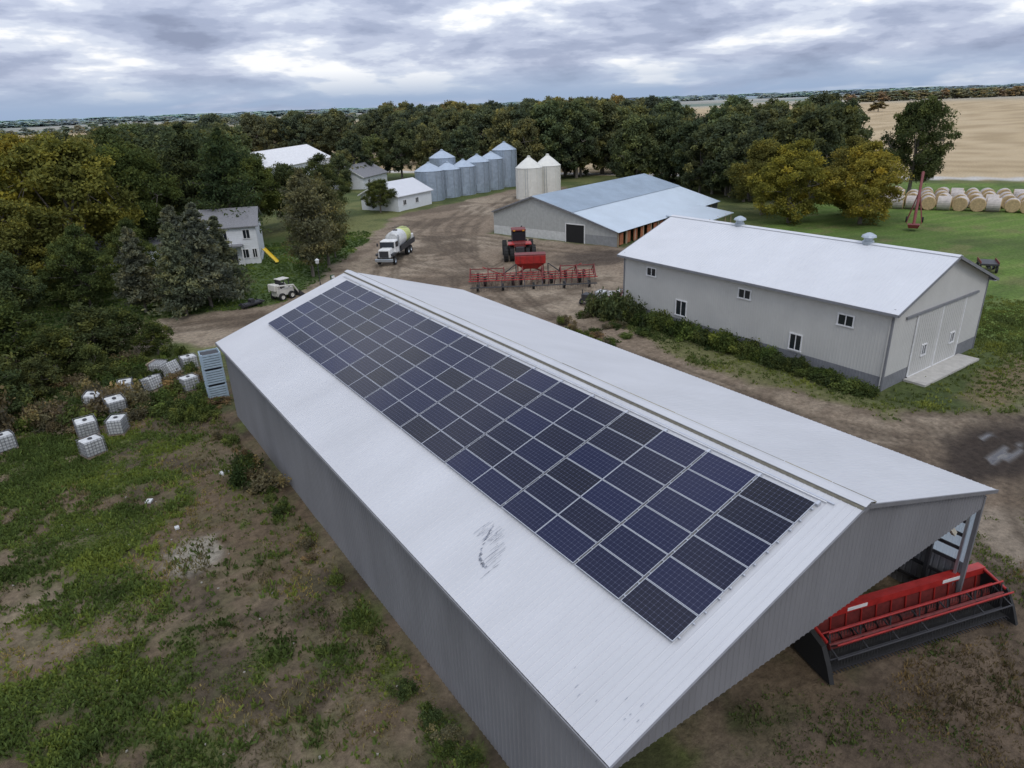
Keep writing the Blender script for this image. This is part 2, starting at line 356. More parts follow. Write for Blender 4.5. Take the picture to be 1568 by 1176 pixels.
def decid(name,seed,Ht=16,Rr=6.,nl=24000,ls=.34,lobes=9,low=.12,ncl=150):
    rng=np.random.default_rng(seed); tub=[]
    th=Ht*.28; top=np.array([rng.normal()*.4,rng.normal()*.4,Ht*.62])
    tub.append(((0,0,-.3),(top[0]*.3,top[1]*.3,th),Ht*.024,Ht*.017)); tub.append(((top[0]*.3,top[1]*.3,th),tuple(top),Ht*.017,Ht*.006))
    LC=[];LR=[]
    for i in range(lobes):
        ang=i*2.4+rng.random()*.8
        hz=Ht*(low+.12+.62*((i+.5)/lobes)); rr=Rr*(.62*math.sin(math.pi*min(1,(.22+.74*(i+.5)/lobes))))*(.75+.5*rng.random())
        LC.append((rr*math.cos(ang),rr*math.sin(ang),hz)); LR.append(Rr*(.34+.2*rng.random()))
    LC.append((0,0,Ht*.8)); LR.append(Rr*.42)
    LC=np.array(LC);LR=np.array(LR)
    for c,r in zip(LC,LR):
        s=np.array([top[0]*.3,top[1]*.3,th])*(1-.5)+top*.5*rng.random(); tub.append((tuple(s),tuple(c),Ht*.009,Ht*.003))
    CC=[];k=0
    while len(CC)<ncl:
        i=rng.integers(len(LC)); dd=rng.normal(size=3); dd/=np.linalg.norm(dd)
        if dd[2]<-.5 and rng.random()<.6: continue
        p=LC[i]+dd*LR[i]*(.5+.62*rng.random()**.7)*np.array([1,1,.9])
        if p[2]>Ht: p[2]=Ht-rng.random()*.5
        if p[2]<Ht*low: continue
        CC.append(p)
        if k%3==0: tub.append((tuple(LC[i]),tuple(p),Ht*.0035,Ht*.001))
        k+=1
    CC=np.array(CC); cr=Rr*(.08+.13*rng.random(ncl)); ct=.5+.2*rng.normal(size=ncl)
    idx=rng.integers(0,ncl,nl)
    o=rng.normal(size=(nl,3)); o/=np.linalg.norm(o,axis=1)[:,None]
    o*=(rng.random(nl)**.5)[:,None]*cr[idx][:,None]*np.array([1.15,1.15,.85])
    o+=rng.normal(size=(nl,3))*.18
    C=CC[idx]+o
    tint=ct[idx]+.13*rng.normal(size=nl)
    return assemble(name,C,tint,ls,rng,tub)
def spruce(name,seed,Ht=12,Rr=3,ls=.22,droop=.25,n=16000,airy=False):
    rng=np.random.default_rng(seed); tub=[((0,0,-.3),(0,0,Ht*.98),Ht*.018,Ht*.003)]; C=[];T=[]
    nb=int(Ht*(8 if airy else 11)); per=n//nb
    for i in range(nb):
        h=(.12+.86*(i+rng.random())/nb); z=h*Ht; 
        prof=((1-h)**.7) if not airy else (math.sin(math.pi*min(1,h*.95+.12))**.7*.85+.1)
        Lb=Rr*prof*(.45+.75*rng.random())+.15; an=rng.random()*6.283
        d=np.array([math.cos(an),math.sin(an),0]); end=d*Lb+np.array([0,0,z-droop*Lb+ .1*Lb])
        tub.append(((0,0,z),tuple(end),.035,.01))
        t=rng.random(per)**.7; w_=(1-t*.5)*Lb*(.20 if not airy else .27)
        p=np.array([0,0,z])+t[:,None]*(end-np.array([0,0,z]))+rng.normal(size=(per,3))*np.stack([w_,w_,w_*.45+.05],1)
        C.append(p); T.append(np.full(per,.45+.2*rng.normal())+.14*rng.normal(size=per))
    return assemble(name,np.concatenate(C),np.concatenate(T),ls,rng,tub,up=.2,elong=2.0)
def bushm(name,seed,R_=1.,Ht=1.,n=1800,ls=.14,ncl=26):
    rng=np.random.default_rng(seed); CC=np.stack([rng.normal(size=ncl)*R_*.45,rng.normal(size=ncl)*R_*.45,Ht*(.1+.75*rng.random(ncl))],1)
    idx=rng.integers(0,ncl,n); C=CC[idx]+rng.normal(size=(n,3))*R_*np.array([.2,.2,.17]); C[:,2]=np.abs(C[:,2])
    tub=[((0,0,-.1),tuple(c),.02,.006) for c in CC[:14]]
    return assemble(name,C,.5+.2*rng.normal(size=ncl)[idx]+.1*rng.normal(size=n),ls,rng,tub)
NEAR=[decid("tree_mesh_%d"%i,10+i,16,6.2,34000,.26,10+i,ncl=200,low=(.12 if i<3 else .03)) for i in range(4)]
MID=[decid("tree_mid_mesh_%d"%i,30+i,17,6.0,14000,.44,9+i%3,ncl=140,low=.06) for i in range(4)]
FAR=[decid("tree_far_mesh_%d"%i,50+i,15,7.0,1400,1.3,8,ncl=50,low=.02) for i in range(3)]
SMALL=[decid("small_tree_mesh_%d"%i,60+i,6,2.6,9000,.17,7,ncl=80,low=.05) for i in range(2)]
SPR=[spruce("spruce_mesh_%d"%i,70+i,12,3.6) for i in range(2)]
LAR=[spruce("larch_mesh_%d"%i,80+i,14,3.6,.2,-.2,14000,True) for i in range(2)]
BSH=[bushm("bush_mesh_%d"%i,90+i) for i in range(3)]
GREENS=[(.108,.128,.050),(.088,.108,.050),(.130,.146,.050),(.097,.116,.046),(.150,.152,.052)]
YG=(.245,.215,.052); OR=(.33,.21,.05); GY=(.185,.176,.055)
def plant(name,me,x,y,s,col,parent=None,sz=None,z=0):
    o=bpy.data.objects.new(name,me); COL.objects.link(o); o.location=(x,y,z); o.scale=(s,s,sz or s); o.rotation_euler=(0,0,random.random()*6.28)
    o.color=(*col,1)
    if parent: o.parent=parent
    return o
def jit(c,a=.15): 
    k=1+random.uniform(-a,a); return tuple(q*k*(1+random.uniform(-.06,.06)) for q in c)
TR=[(-5,101,18.5,0,YG,1.15),(4.5,98,18,1,GY,1.1),(-14,92,17.5,2,GY,1.15),(-13,80,15.5,3,GREENS[2],1.1),(-11,71.5,13,3,GREENS[1],1.0),
(11,106,16,2,GREENS[3],1.),(13,118,18,3,GREENS[1],1.),(0,112,18.5,1,YG,1.),(-20,104,18,1,GREENS[0],1.1),(-2,92,12,3,GY,1.05),
(-4.5,80,9.5,3,GREENS[1],1.),(3.5,86,9,3,GREENS[0],.95),(9.0,91,8.5,3,GREENS[3],.9),(-11,63,10,3,GREENS[3],.9),
(24,112,12,0,GREENS[1],.9),(31,118,13,1,GREENS[3],1.),(38,122,11,2,GREENS[1],1.),(36,110,7,3,GREENS[0],1.),
(57.5,127.5,6.5,0,GREENS[3],1.15),(34,92,5,2,GREENS[0],1.),(45,125,12,3,GREENS[1],1.),
(99,65,12.6,3,YG,1.15),(105.5,57,12.2,3,YG,1.15),(103,73,12.5,0,GY,1.1),(111,62,12.5,3,GY,1.1)]
for x,y,h,k,c,ws in TR:
    plant("deciduous_tree",NEAR[k],x,y,h/16*ws,jit(c,.08),sz=h/16)
for x,y,h in [(2.2,64.5,5.2),(-.5,62.5,4.4),(4.6,66.5,4.2),(-3.5,66,6.5),(-6.5,60,6.5),(-8.5,55.5,6.0),(-5.0,56,4.5),(-8,50,4.2),(-6.2,70,7),(6.5,63.5,3.2),(-2,58.5,3.4),(1.5,60,3.2)]:
    plant("small_leafy_tree",random.choice(SMALL),x,y,h/6*random.uniform(1,1.25),jit(random.choice([GREENS[0],GREENS[1],GREENS[3]]),.15),sz=h/6)
plant("deciduous_tree",NEAR[1],141,67.5,1.02,GREENS[1],sz=18/16)
for x,y,h,k in [(11.2,75.5,9.5,0),(14.0,77,11.0,1),(8.0,79.5,9,0),(16.6,80.5,9.0,1),(12.5,81,10.5,0)]:
    plant("spruce_tree",SPR[k],x,y,h/12*1.05,jit((.165,.180,.125),.1),sz=h/12)
for x,y,h,k,c in [(27.5,83,13.0,0,(.165,.155,.10)),(31.5,88,12.0,1,(.15,.15,.085)),(24,104,17,0,(.075,.095,.05)),(21,112,18,1,(.075,.095,.05)),(29,125,17,0,(.075,.092,.05))]:
    plant("larch_tree",LAR[k],x,y,h/14*1.0,jit(c,.05),sz=h/14)
wood=E("woodland")
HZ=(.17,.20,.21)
def belt(pts,spacing,width,hr,seedcols,n=1,meshes=MID):
    pl=spline(pts,6); acc=0
    for (x1,y1),(x2,y2) in zip(pl[:-1],pl[1:]):
        Ls=math.hypot(x2-x1,y2-y1); acc+=Ls
        while acc>spacing:
            acc-=spacing
            for k in range(n):
                x=x2+random.uniform(-width,width); y=y2+random.uniform(-width,width); h=random.uniform(*hr)
                c=jit(random.choice(seedcols),.25); t=min(.4,math.hypot(x,y)/1000); c=tuple(p*(1-t)+q*t for p,q in zip(c,HZ))  # HZ mixes distance haze straight into the leaf colour
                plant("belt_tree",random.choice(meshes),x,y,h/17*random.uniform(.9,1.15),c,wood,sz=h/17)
GG=GREENS+[GREENS[1],GREENS[3],GREENS[0],GREENS[2]]; GGY=GG+[YG,GY,GY]
belt([(104,160),(112,150),(121,146),(132,146),(145,143),(158,134),(168,120),(172,108)],6,4,(16,20.5),GG+[GY],2)
belt([(116,132),(122,120),(124,108),(120,97),(116,86),(113,78)],6.5,4,(12,17),GG+[GY],2)
belt([(132,130),(140,112),(138,98),(132,86),(126,80)],7,4,(14,18),GG+[GY],2)
belt([(150,118),(154,104),(148,92),(141,82)],7,4,(16,19),GG,1)
belt([(70,175),(82,188),(95,180),(104,168)],8,3,(13,16),GG,1)
belt([(62,160),(66,172),(70,182)],8,3,(9,11),GG,1)
belt([(105,235),(118,225),(124,205),(128,185),(128,168)],8,6,(15,19.5),GG+[GY],2)
belt([(55,290),(85,300),(112,280),(125,255),(150,230),(165,200),(172,175)],9,7,(17,20.5),GGY,2)
belt([(22,125),(28,142),(36,162),(44,185),(48,215),(52,250)],8,4,(14,18),GG,2)
belt([(-30,120),(-10,135),(10,145),(20,165),(30,200),(40,240)],9,6,(15,18.5),GGY,2)
belt([(-60,160),(-30,190),(0,230),(40,280),(60,330)],11,8,(14,17.5),GGY,2)
belt([(150,330),(220,300),(265,260)],8,7,(19,22.5),[YG,OR,GY,YG,GG[1],GG[3]],2)
belt([(30,400),(110,390),(180,360),(240,330)],12,8,(14,17),GGY+[OR],1,FAR)
dw=E("distant_tree_line")
def row(p0,p1,n,hr,cols,wd=15,wx=(1.2,2.2)):
    for i in range(n):
        t=(i+random.random())/n; x=p0[0]+(p1[0]-p0[0])*t+random.uniform(-wd,wd); y=p0[1]+(p1[1]-p0[1])*t+random.uniform(-wd,wd)
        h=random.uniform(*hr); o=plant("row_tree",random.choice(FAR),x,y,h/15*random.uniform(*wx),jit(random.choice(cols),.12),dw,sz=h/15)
BL=[(.26,.31,.30),(.27,.31,.31),(.31,.31,.26)]; BL2=[(.38,.47,.57),(.40,.48,.58)]; AU=[(.33,.26,.19),(.28,.27,.21),(.25,.27,.21),(.31,.29,.19)]; BL3=[(.44,.56,.72)]  # BL, BL2, BL3: bluish leaf tones with air haze painted in
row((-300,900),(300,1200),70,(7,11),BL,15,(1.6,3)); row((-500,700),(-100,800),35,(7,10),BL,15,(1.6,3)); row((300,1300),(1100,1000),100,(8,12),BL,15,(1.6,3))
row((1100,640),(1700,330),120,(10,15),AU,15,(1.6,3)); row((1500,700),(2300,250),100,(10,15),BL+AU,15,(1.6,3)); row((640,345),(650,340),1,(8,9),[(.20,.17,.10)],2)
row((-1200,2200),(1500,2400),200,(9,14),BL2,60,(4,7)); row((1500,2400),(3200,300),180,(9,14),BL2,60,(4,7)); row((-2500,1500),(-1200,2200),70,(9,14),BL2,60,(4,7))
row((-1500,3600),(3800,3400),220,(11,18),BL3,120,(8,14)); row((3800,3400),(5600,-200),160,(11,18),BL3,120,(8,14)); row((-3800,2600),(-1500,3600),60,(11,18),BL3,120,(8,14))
row((-250,420),(40,470),34,(9,13),GG+BL)
def bushes(lst,cols,name="bush"):
    for x,y,r,h in lst: plant(name,random.choice(BSH),x,y,r,jit(random.choice(cols),.2),sz=h)
WG=[(.095,.130,.042),(.122,.150,.050),(.082,.106,.042)]; WB=[(.21,.16,.10),(.16,.14,.09)]
bl=[]
for i in range(64):
    t=i/63; y=45.5-24*t; bl.append((44.7-random.random()*.8-(.7*math.exp(-t*5)),y,random.uniform(.5,1.0),random.uniform(.4,1.1)*(1.6-.95*t)))
bushes(bl,WG+[(.075,.10,.036)],"hedge_bush")
bushes([(43.2,45.6,1.4,2.3),(43.8,43.6,1.2,1.9),(42.6,47.2,1.3,1.8)],[(.095,.115,.055)])
bushes([(6.7,37.2,.9,1.2),(6.9,35.9,.7,.9),(7.1,34.8,.8,.8),(6.4,36.2,.7,1.1)],[(.08,.105,.042),WB[0],WB[1]])
TOTES=[(-.1,45.7,20,0),(-.1,48.9,5,8),(1.6,48.2,65,0),(1.9,51.8,10,12),(4.8,54.3,30,-14),(7.0,53.0,15,0),(6.6,56.8,35,-25),(8.0,58.0,5,0),(5.3,59,50,90),(3.0,55.2,80,0),(-4.6,50,15,0),(.6,53.6,70,10)]
bl=[]
for i in range(230):
    x=random.uniform(-9,8.2); y=random.uniform(46,64)
    if any((x-a_)**2+(y-b_)**2<1.0**2 or (abs((x-a_)-(y-b_)*a_/b_)<.8 and 0<b_-y<1.6) for a_,b_,_,_ in TOTES): continue
    if y<50-x*.5+random.uniform(-1.5,1): continue
    bl.append((x,y,random.uniform(.4,1.1),random.uniform(.3,1.2)))
bushes(bl,WG+WG+WB)
bushes([(random.uniform(-16,-5),random.uniform(45,60),random.uniform(1,1.8),random.uniform(.8,2.2)) for i in range(34)],WG+[WB[1]])
bushes([(random.uniform(-3,4),random.uniform(50,53.5),random.uniform(.8,1.2),random.uniform(.7,1.5)) for i in range(9)],WB)
bl=[]
y=10.
while y<46:
    y+=random.choice([.5,.8,1.2,2.4,3.6]); bl.append((7.35-abs(random.gauss(0,.45)),y,random.uniform(.2,.5),random.uniform(.15,.5)))
bushes(bl,WG+WB)
bushes([(random.uniform(37,43),random.uniform(40,48),random.uniform(.4,.8),random.uniform(.3,.7)) for i in range(16)],WG+WB)
def grassmesh(n,xr,yr,fn,hr=(.08,.28),seed=5,wid=.05):
    rng=np.random.default_rng(seed); x=rng.uniform(*xr,n); y=rng.uniform(*yr,n)
    k=fn(x,y); keep=rng.random(n)<k; x=x[keep];y=y[keep];m=len(x)
    cl=fbm(x,y,1.5,3,41); nb=5
    xx=np.repeat(x,nb)+rng.normal(size=m*nb)*.08; yy=np.repeat(y,nb)+rng.normal(size=m*nb)*.08
    h=np.repeat(hr[0]+(hr[1]-hr[0])*np.clip(cl*1.6-.4,0,1)*(.4+.6*rng.random(m)),nb)*(.6+.6*rng.random(m*nb)); an=rng.random(m*nb)*6.283
    w_=wid*(.5+rng.random(m*nb)); lx=rng.normal(size=m*nb)*h*.6; ly=rng.normal(size=m*nb)*h*.6
    dx=np.cos(an)*w_;dy=np.sin(an)*w_; z0=np.full(m*nb,-.05)
    V=np.stack([np.stack([xx-dx,yy-dy,z0],1),np.stack([xx+dx,yy+dy,z0],1),np.stack([xx+lx+dx*.5,yy+ly+dy*.5,h],1),np.stack([xx+lx-dx*.5,yy+ly-dy*.5,h*.9],1)],1).reshape(-1,3)
    T=np.repeat(np.clip(np.repeat(fbm(x,y,2.5,3,44),nb)*1.3-.15+.15*rng.normal(size=m*nb),0,1),4)
    return npmesh("grass",V,np.arange(len(V)).reshape(-1,4),[LEAF],None,{'tint':('FLOAT',T)})
def addgrass(*a,col=(.1,.14,.04),**k):
    g=bpy.data.objects.new("grass",grassmesh(*a,**k)); g.color=(*col,1); COL.objects.link(g)
def fgrass(x,y):
    k=sst(.46,.60,grassmask(x,y)+(fbm(x,y,1.6,4,3)-.5)*.1); k=k*(1-dirtmask(x,y)); return k*.7+.05*(1-dirtmask(x,y))
addgrass(64000,(-12,7.7),(12,54),fgrass,col=(.118,.158,.048))
def fdry(x,y):
    return sst(.4,.6,fbm(x,y,2,3,77))*.35*(1-sst(.5,.62,grassmask(x,y)))
addgrass(34000,(-12,7.7),(12,54),fdry,(.05,.2),15,.03,col=(.21,.18,.10))
def ddry(x,y): return sst(.5,.7,fbm(x,y,3,3,78))*.5
addgrass(20000,(9,40),(-2,7.6),ddry,(.04,.2),16,.025,col=(.18,.135,.08))
def dgr(x,y): return sst(.5,.62,fbm(x,y,2.5,3,79)+.2*np.exp(-((x-30)**2/4+(y-7.5)**2/5)))*.5
addgrass(14000,(9,40),(-2,10),dgr,(.04,.16),17,.03,col=(.11,.14,.05))
def rgrass(x,y): return (1-dirtmask(x,y))*np.where((x>45)&(x<59)&(y>20.8)&(y<47),0,1)*(.15+.75*sst(.42,.6,fbm(x,y,3,4,3)))*(1-.6*np.exp(-((x-56)**2/90+(y-16)**2/9)))
addgrass(44000,(34,76),(13,50),rgrass,(.06,.24),6,.05,col=(.13,.16,.056))
def lgrass(x,y): return (1-dirtmask(x,y))*.8
addgrass(14000,(-8,46),(73,110),lgrass,(.08,.2),8,.09,col=(.10,.15,.05))

# ------------------------------------------------------------ materials
ROOF=M("white_ribbed_steel",(.53,.535,.55),.45,0,.08,.35,spec=.35,stretch=(.35,1,1))
ROOF2=M("white_steel_roof",(.60,.61,.63),.45,0,.05,.4,spec=.35)
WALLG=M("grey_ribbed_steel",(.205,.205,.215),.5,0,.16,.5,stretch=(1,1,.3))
TRIM=M("grey_trim",(.18,.18,.19),.5); WTRIM=M("white_trim",(.75,.75,.75),.5)
WALL2=M("light_grey_siding",(.52,.515,.49),.55,0,.07,.5); WAIN=M("wainscot_grey",(.20,.205,.22),.55)
FOAM=M("ridge_vent_foam",(.19,.175,.135),.9,var=.3,scale=6); CONC=M("concrete",(.48,.46,.42),.85,bump=.2)
GLASS=M("window_glass",(.02,.025,.03),.08,var=.05); STEEL=M("galvanised",(.45,.50,.54),.38,.7,.12,3); BLK=M("black_rubber",(.02,.02,.02),.8); DKM=M("dark_metal",(.05,.05,.055),.55,.3)
RED=M("red_paint",(.38,.026,.022),.4,var=.3,scale=3); DRED=M("faded_red_paint",(.17,.027,.024),.6,var=.4,scale=5); WOOD=M("lumber",(.42,.33,.22),.8); WHT=M("white_paint",(.72,.72,.70),.5,var=.15)
YEL=M("yellow_green_tank",(.55,.60,.22),.5); PLA=M("white_plastic_tank",(.62,.63,.62),.5,var=.3,scale=3); ALU=M("aluminium_frame",(.52,.54,.58),.35,.6,.05)
# ------------------------------------------------------------ main shed
ms_=E("solar_roof_machine_shed",(7.75,7.93,0),-.7)
XR,XE,ZR,ZE,ZE2,LY=9.6,19.0,8.53,5.29,5.5,38.4
roofsheet("roof_west",ms_,0,ZE,XR,ZR,0,LY,ROOF,.23,.016); roofsheet("roof_east",ms_,XE,ZE2,XR,ZR,0,LY,ROOF,.23,.016)
sl=(ZR-ZE)/XR
zl=lambda x: (ZE+sl*x) if x<XR else ZR-(ZR-ZE2)/(XE-XR)*(x-XR)
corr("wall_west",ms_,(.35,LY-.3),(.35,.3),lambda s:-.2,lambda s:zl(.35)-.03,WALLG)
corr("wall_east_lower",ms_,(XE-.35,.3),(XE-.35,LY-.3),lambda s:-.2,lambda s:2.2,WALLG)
m,nt,b=newmat("fibreglass_panel"); tt=nt.nodes.new("ShaderNodeBsdfTranslucent"); tt.inputs[0].default_value=(.75,.85,.9,1); mxs=nt.nodes.new("ShaderNodeMixShader"); mxs.inputs[0].default_value=.6; b.inputs['Base Color'].default_value=(.6,.66,.7,1); nt.links.new(b.outputs[0],mxs.inputs[1]); nt.links.new(tt.outputs[0],mxs.inputs[2]); nt.links.new(mxs.outputs[0],nt.nodes['Material Output'].inputs[0])
corr("wall_east_upper",ms_,(XE-.35,.3),(XE-.35,LY-.3),lambda s:2.2,lambda s:zl(XE-.35)-.03,m)
boxes("wall_girts",ms_,[((.05,LY-1,.14),(XE-.46,LY/2,z)) for z in(.6,1.4,2.2,2.8,3.4,4.0,4.6)]+[((.15,.15,5.2),(XE-.58,y,2.6)) for y in np.arange(1.5,LY,2.4)],DKM)
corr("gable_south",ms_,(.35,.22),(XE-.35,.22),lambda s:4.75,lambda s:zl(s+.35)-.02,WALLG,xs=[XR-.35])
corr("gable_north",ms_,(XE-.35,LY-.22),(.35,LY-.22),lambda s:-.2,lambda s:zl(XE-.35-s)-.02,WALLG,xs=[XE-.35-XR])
box("door_header",ms_,(XE-.9,.2,.3),(XE/2,.38,4.82),WOOD)
boxes("opening_posts",ms_,[((.12,.12,5.2),(.5,.46,2.5)),((.10,.10,5.2),(XE-.48,.5,2.5))],STEEL)
boxes("corner_trim",ms_,[((.14,.14,5.3),(XE-.35,.26,2.6)),((.14,.14,5.2),(.35,.24,2.6))],TRIM)
def beam(name,parent,p0,p1,w_,h_,mat):
    p0=Vector(p0);p1=Vector(p1);d=(p1-p0); Ln=d.length; d.normalize(); R_=d.to_track_quat('X','Z').to_matrix()
    return boxes(name,parent,[((Ln,w_,h_),(p0+p1)/2,R_)],mat)
beam("interior_knee_brace",ms_,(XE-.6,.8,3.4),(XE-2.6,.8,5.3),.14,.18,M("pale_brace",(.6,.56,.46),.7))
for yy in(.0,LY):
    beam("rake_trim",ms_,(-.02,yy,ZE-.06),(XR,yy,ZR-.06),.05,.13,TRIM); beam("rake_trim",ms_,(XR,yy,ZR-.06),(XE+.02,yy,ZE2-.06),.05,.13,TRIM)
beam("eave_trim",ms_,(-.03,0,ZE-.08),(-.03,LY,ZE-.08),.04,.12,WALLG); beam("eave_trim",ms_,(XE+.03,0,ZE2-.08),(XE+.03,LY,ZE2-.08),.04,.12,TRIM)
beam("soffit",ms_,(.18,.05,ZE-.10),(.18,LY-.05,ZE-.10),.3,.03,WALLG)
for sgn in(-1,1):
    s_=sl if sgn<0 else (ZR-ZE2)/(XE-XR)
    V=[(XR,-.03,ZR+.10),(XR,LY+.03,ZR+.10),(XR+sgn*.24,LY+.03,ZR+.10-.24*s_),(XR+sgn*.24,-.03,ZR+.10-.24*s_)]
    mesh("ridge_cap",ms_,V,[(0,1,2,3)],ROOF)
    V=[(XR+sgn*.25,0,ZR+.085-.25*s_),(XR+sgn*.25,LY,ZR+.085-.25*s_),(XR+sgn*.29,LY,ZR-.25*s_-.0),(XR+sgn*.29,0,ZR-.25*s_)]
    mesh("ridge_vent",ms_,V,[(0,1,2,3)],FOAM)
segs=[];segs2=[]
y=0
while y<LY-.2:
    ln=random.uniform(.8,2.9); it=((random.uniform(.08,.14),min(ln,LY-y)-.04,.05),(XR+.36,y+ln/2,ZR-.36*sl+.04)); (segs if random.random()<.6 else segs2).append(it); y+=ln
boxes("ridge_foam_strip",ms_,segs,M("tan_foam",(.30,.27,.19),.9,var=.35,scale=2)); boxes("ridge_foam_weathered",ms_,segs2,FOAM)
tru=[]
for y in np.arange(2.5,LY,2.4):
    tru+=[((.4,y,5.1),(XE-.4,y,5.1),.07,.07),((.4,y,5.2),(XR,y,ZR-.15),.07,.07),((XR,y,ZR-.15),(XE-.4,y,5.2),.07,.07),((XR,y,5.1),(XR,y,ZR-.2),.05,.05),((5,y,5.1),(XR*.5,y,6.9),.05,.05),((14,y,5.1),(14.3,y,6.9),.05,.05)]
tubes("trusses",ms_,tru,WOOD,n=4)
sc=[]
R0=Matrix.Rotation(-math.atan(sl),3,'Y')
rr=random.Random(3)
def roofpt(x,y,o=.0): 
    return (x-o*sl*.95, y, ZE+sl*x+o)
for i in range(60):
    t=rr.random(); y=7.0+1.9*t; x=1.35+1.1*math.sin(t*2.2)*.8+rr.uniform(-.3,.3)
    sc.append(((rr.uniform(.1,.5),.006,.003),roofpt(x,y,.019),R0))
for i in range(60):
    t=rr.random(); y=7.3+1.3*t; x=1.3+1.2*t-.35*math.sin(t*3.1)+rr.uniform(-.03,.03)
    sc.append(((rr.uniform(.04,.12),rr.uniform(.015,.04),.003),roofpt(x,y,.019),R0))
for i in range(9): sc.append(((rr.uniform(.04,.12),.012,.003),roofpt(rr.uniform(.2,1.6),rr.uniform(.3,2.6),.019),R0))
boxes("roof_scuffs",ms_,sc,M("scuff_grey",(.28,.30,.35),.6,var=.4,scale=9))
arr=E("solar_panel_array",parent=ms_)
m,nt,b=newmat("solar_cells"); N=nt.nodes;L=nt.links
uv=N.new("ShaderNodeUVMap"); sx=N.new("ShaderNodeSeparateXYZ"); L.new(uv.outputs[0],sx.inputs[0])
def mt(op,a_,b_=None):
    n=N.new("ShaderNodeMath"); n.operation=op
    for i,x in enumerate((a_,b_)):
        if x is None: continue
        if isinstance(x,(int,float)): n.inputs[i].default_value=x
        else: L.new(x,n.inputs[i])
    return n.outputs[0]
def edge(o,cnt):
    f=mt('FRACT',mt('MULTIPLY',o,cnt)); return mt('SUBTRACT',.5,mt('ABSOLUTE',mt('SUBTRACT',f,.5)))
ex=edge(sx.outputs[0],12); ey=edge(sx.outputs[1],6)
line=mt('LESS_THAN',mt('MINIMUM',ex,ey),.018); corner=mt('LESS_THAN',mt('ADD',ex,ey),.12)
lm=mt('MAXIMUM',line,corner)
bus=mt('LESS_THAN',edge(sx.outputs[1],24),.03)
ai=N.new("ShaderNodeAttribute"); ai.attribute_name='pv'
r=N.new("ShaderNodeValToRGB"); L.new(ai.outputs['Fac'],r.inputs[0]); r.color_ramp.elements[0].color=(.005,.006,.014,1); r.color_ramp.elements[1].color=(.007,.011,.050,1)
m1=N.new("ShaderNodeMix"); m1.data_type='RGBA'; L.new(mt('MULTIPLY',bus,.3),m1.inputs[0]); L.new(r.outputs[0],m1.inputs[6]); m1.inputs[7].default_value=(.10,.11,.17,1)
m2=N.new("ShaderNodeMix"); m2.data_type='RGBA'; L.new(mt('MULTIPLY',lm,.75),m2.inputs[0]); L.new(m1.outputs[2],m2.inputs[6]); m2.inputs[7].default_value=(.11,.12,.19,1)
L.new(m2.outputs[2],b.inputs['Base Color']); b.inputs['Roughness'].default_value=.16; b.inputs['Specular IOR Level'].default_value=.24
CELL=m
PW,PH=1.925,.985
V=[];F=[];PV=[];FR=[]
cosr=1/math.hypot(1,sl); sinr=sl*cosr
y=1.08; cols=[]
for c in range(18):
    cols.append(y); wide=c in(0,1,3,5,7,9,11,13,15)
    y+=PW+(.070 if wide else .014)
def onroof(s,y,o):
    return (XR-s*cosr-o*sinr, y, ZR-s*sinr+o*cosr)
for c,y0 in enumerate(cols):
    for r_ in range(6):
        s0=.86+r_*(PH+.020); s1=s0+PH; y1=y0+PW; o=.13+random.uniform(-.004,.004); fw=.016
        bidx=len(V); tl=[random.uniform(-.003,.003) for _ in range(4)]
        V+= [onroof(s1-fw,y0+fw,o+.003+tl[0]),onroof(s1-fw,y1-fw,o+.003+tl[1]),onroof(s0+fw,y1-fw,o+.003+tl[2]),onroof(s0+fw,y0+fw,o+.003+tl[3])]
        F.append((bidx,bidx+3,bidx+2,bidx+1)); pv=random.random()**1.3*.8+(.2 if random.random()<.3 else 0); PV+=[pv]*4
        for (ya,yb,sa,sb) in((y0,y0+fw,s0,s1),(y1-fw,y1,s0,s1),(y0+fw,y1-fw,s0,s0+fw),(y0+fw,y1-fw,s1-fw,s1)):
            FR.append(((abs(sb-sa),yb-ya,.04),onroof((sa+sb)/2,(ya+yb)/2,o-.012),R0))
me=bpy.data.meshes.new("panels"); me.from_pydata(V,[],F); uvl=me.uv_layers.new(name="UVMap")
uvmap=[(0,0),(1,0),(1,1),(0,1)]
for p in me.polygons:
    for li in p.loop_indices:
        uvl.data[li].uv=uvmap[me.loops[li].vertex_index%4]
a_=me.attributes.new('pv','FLOAT','POINT'); a_.data.foreach_set('value',PV); me.materials.append(CELL)
po=bpy.data.objects.new("panel_glass",me); COL.objects.link(po); po.parent=arr
boxes("panel_frames",arr,FR,ALU)
rails=[]
for r_ in range(6):
    for k in(.22,.78):
        s=.86+r_*(PH+.020)+PH*k; a0=onroof(s,cols[0]-.06,.07); a1=onroof(s,cols[-1]+PW+.06,.07); rails.append(((.04,a1[1]-a0[1],.05),((a0[0]+a1[0])/2,(a0[1]+a1[1])/2,a0[2]),R0))
boxes("mounting_rails",arr,rails,ALU)
boxes("top_brackets",arr,[((.16,.09,.10),onroof(.80,c-.03,.07),R0) for c in cols]+[((.05,37,.04),onroof(.56,19.2,.05),R0)],ALU)
tubes("conduit",arr,[(onroof(.62,.9,.06),onroof(.62,LY-.6,.06),.02,.02)],WTRIM)
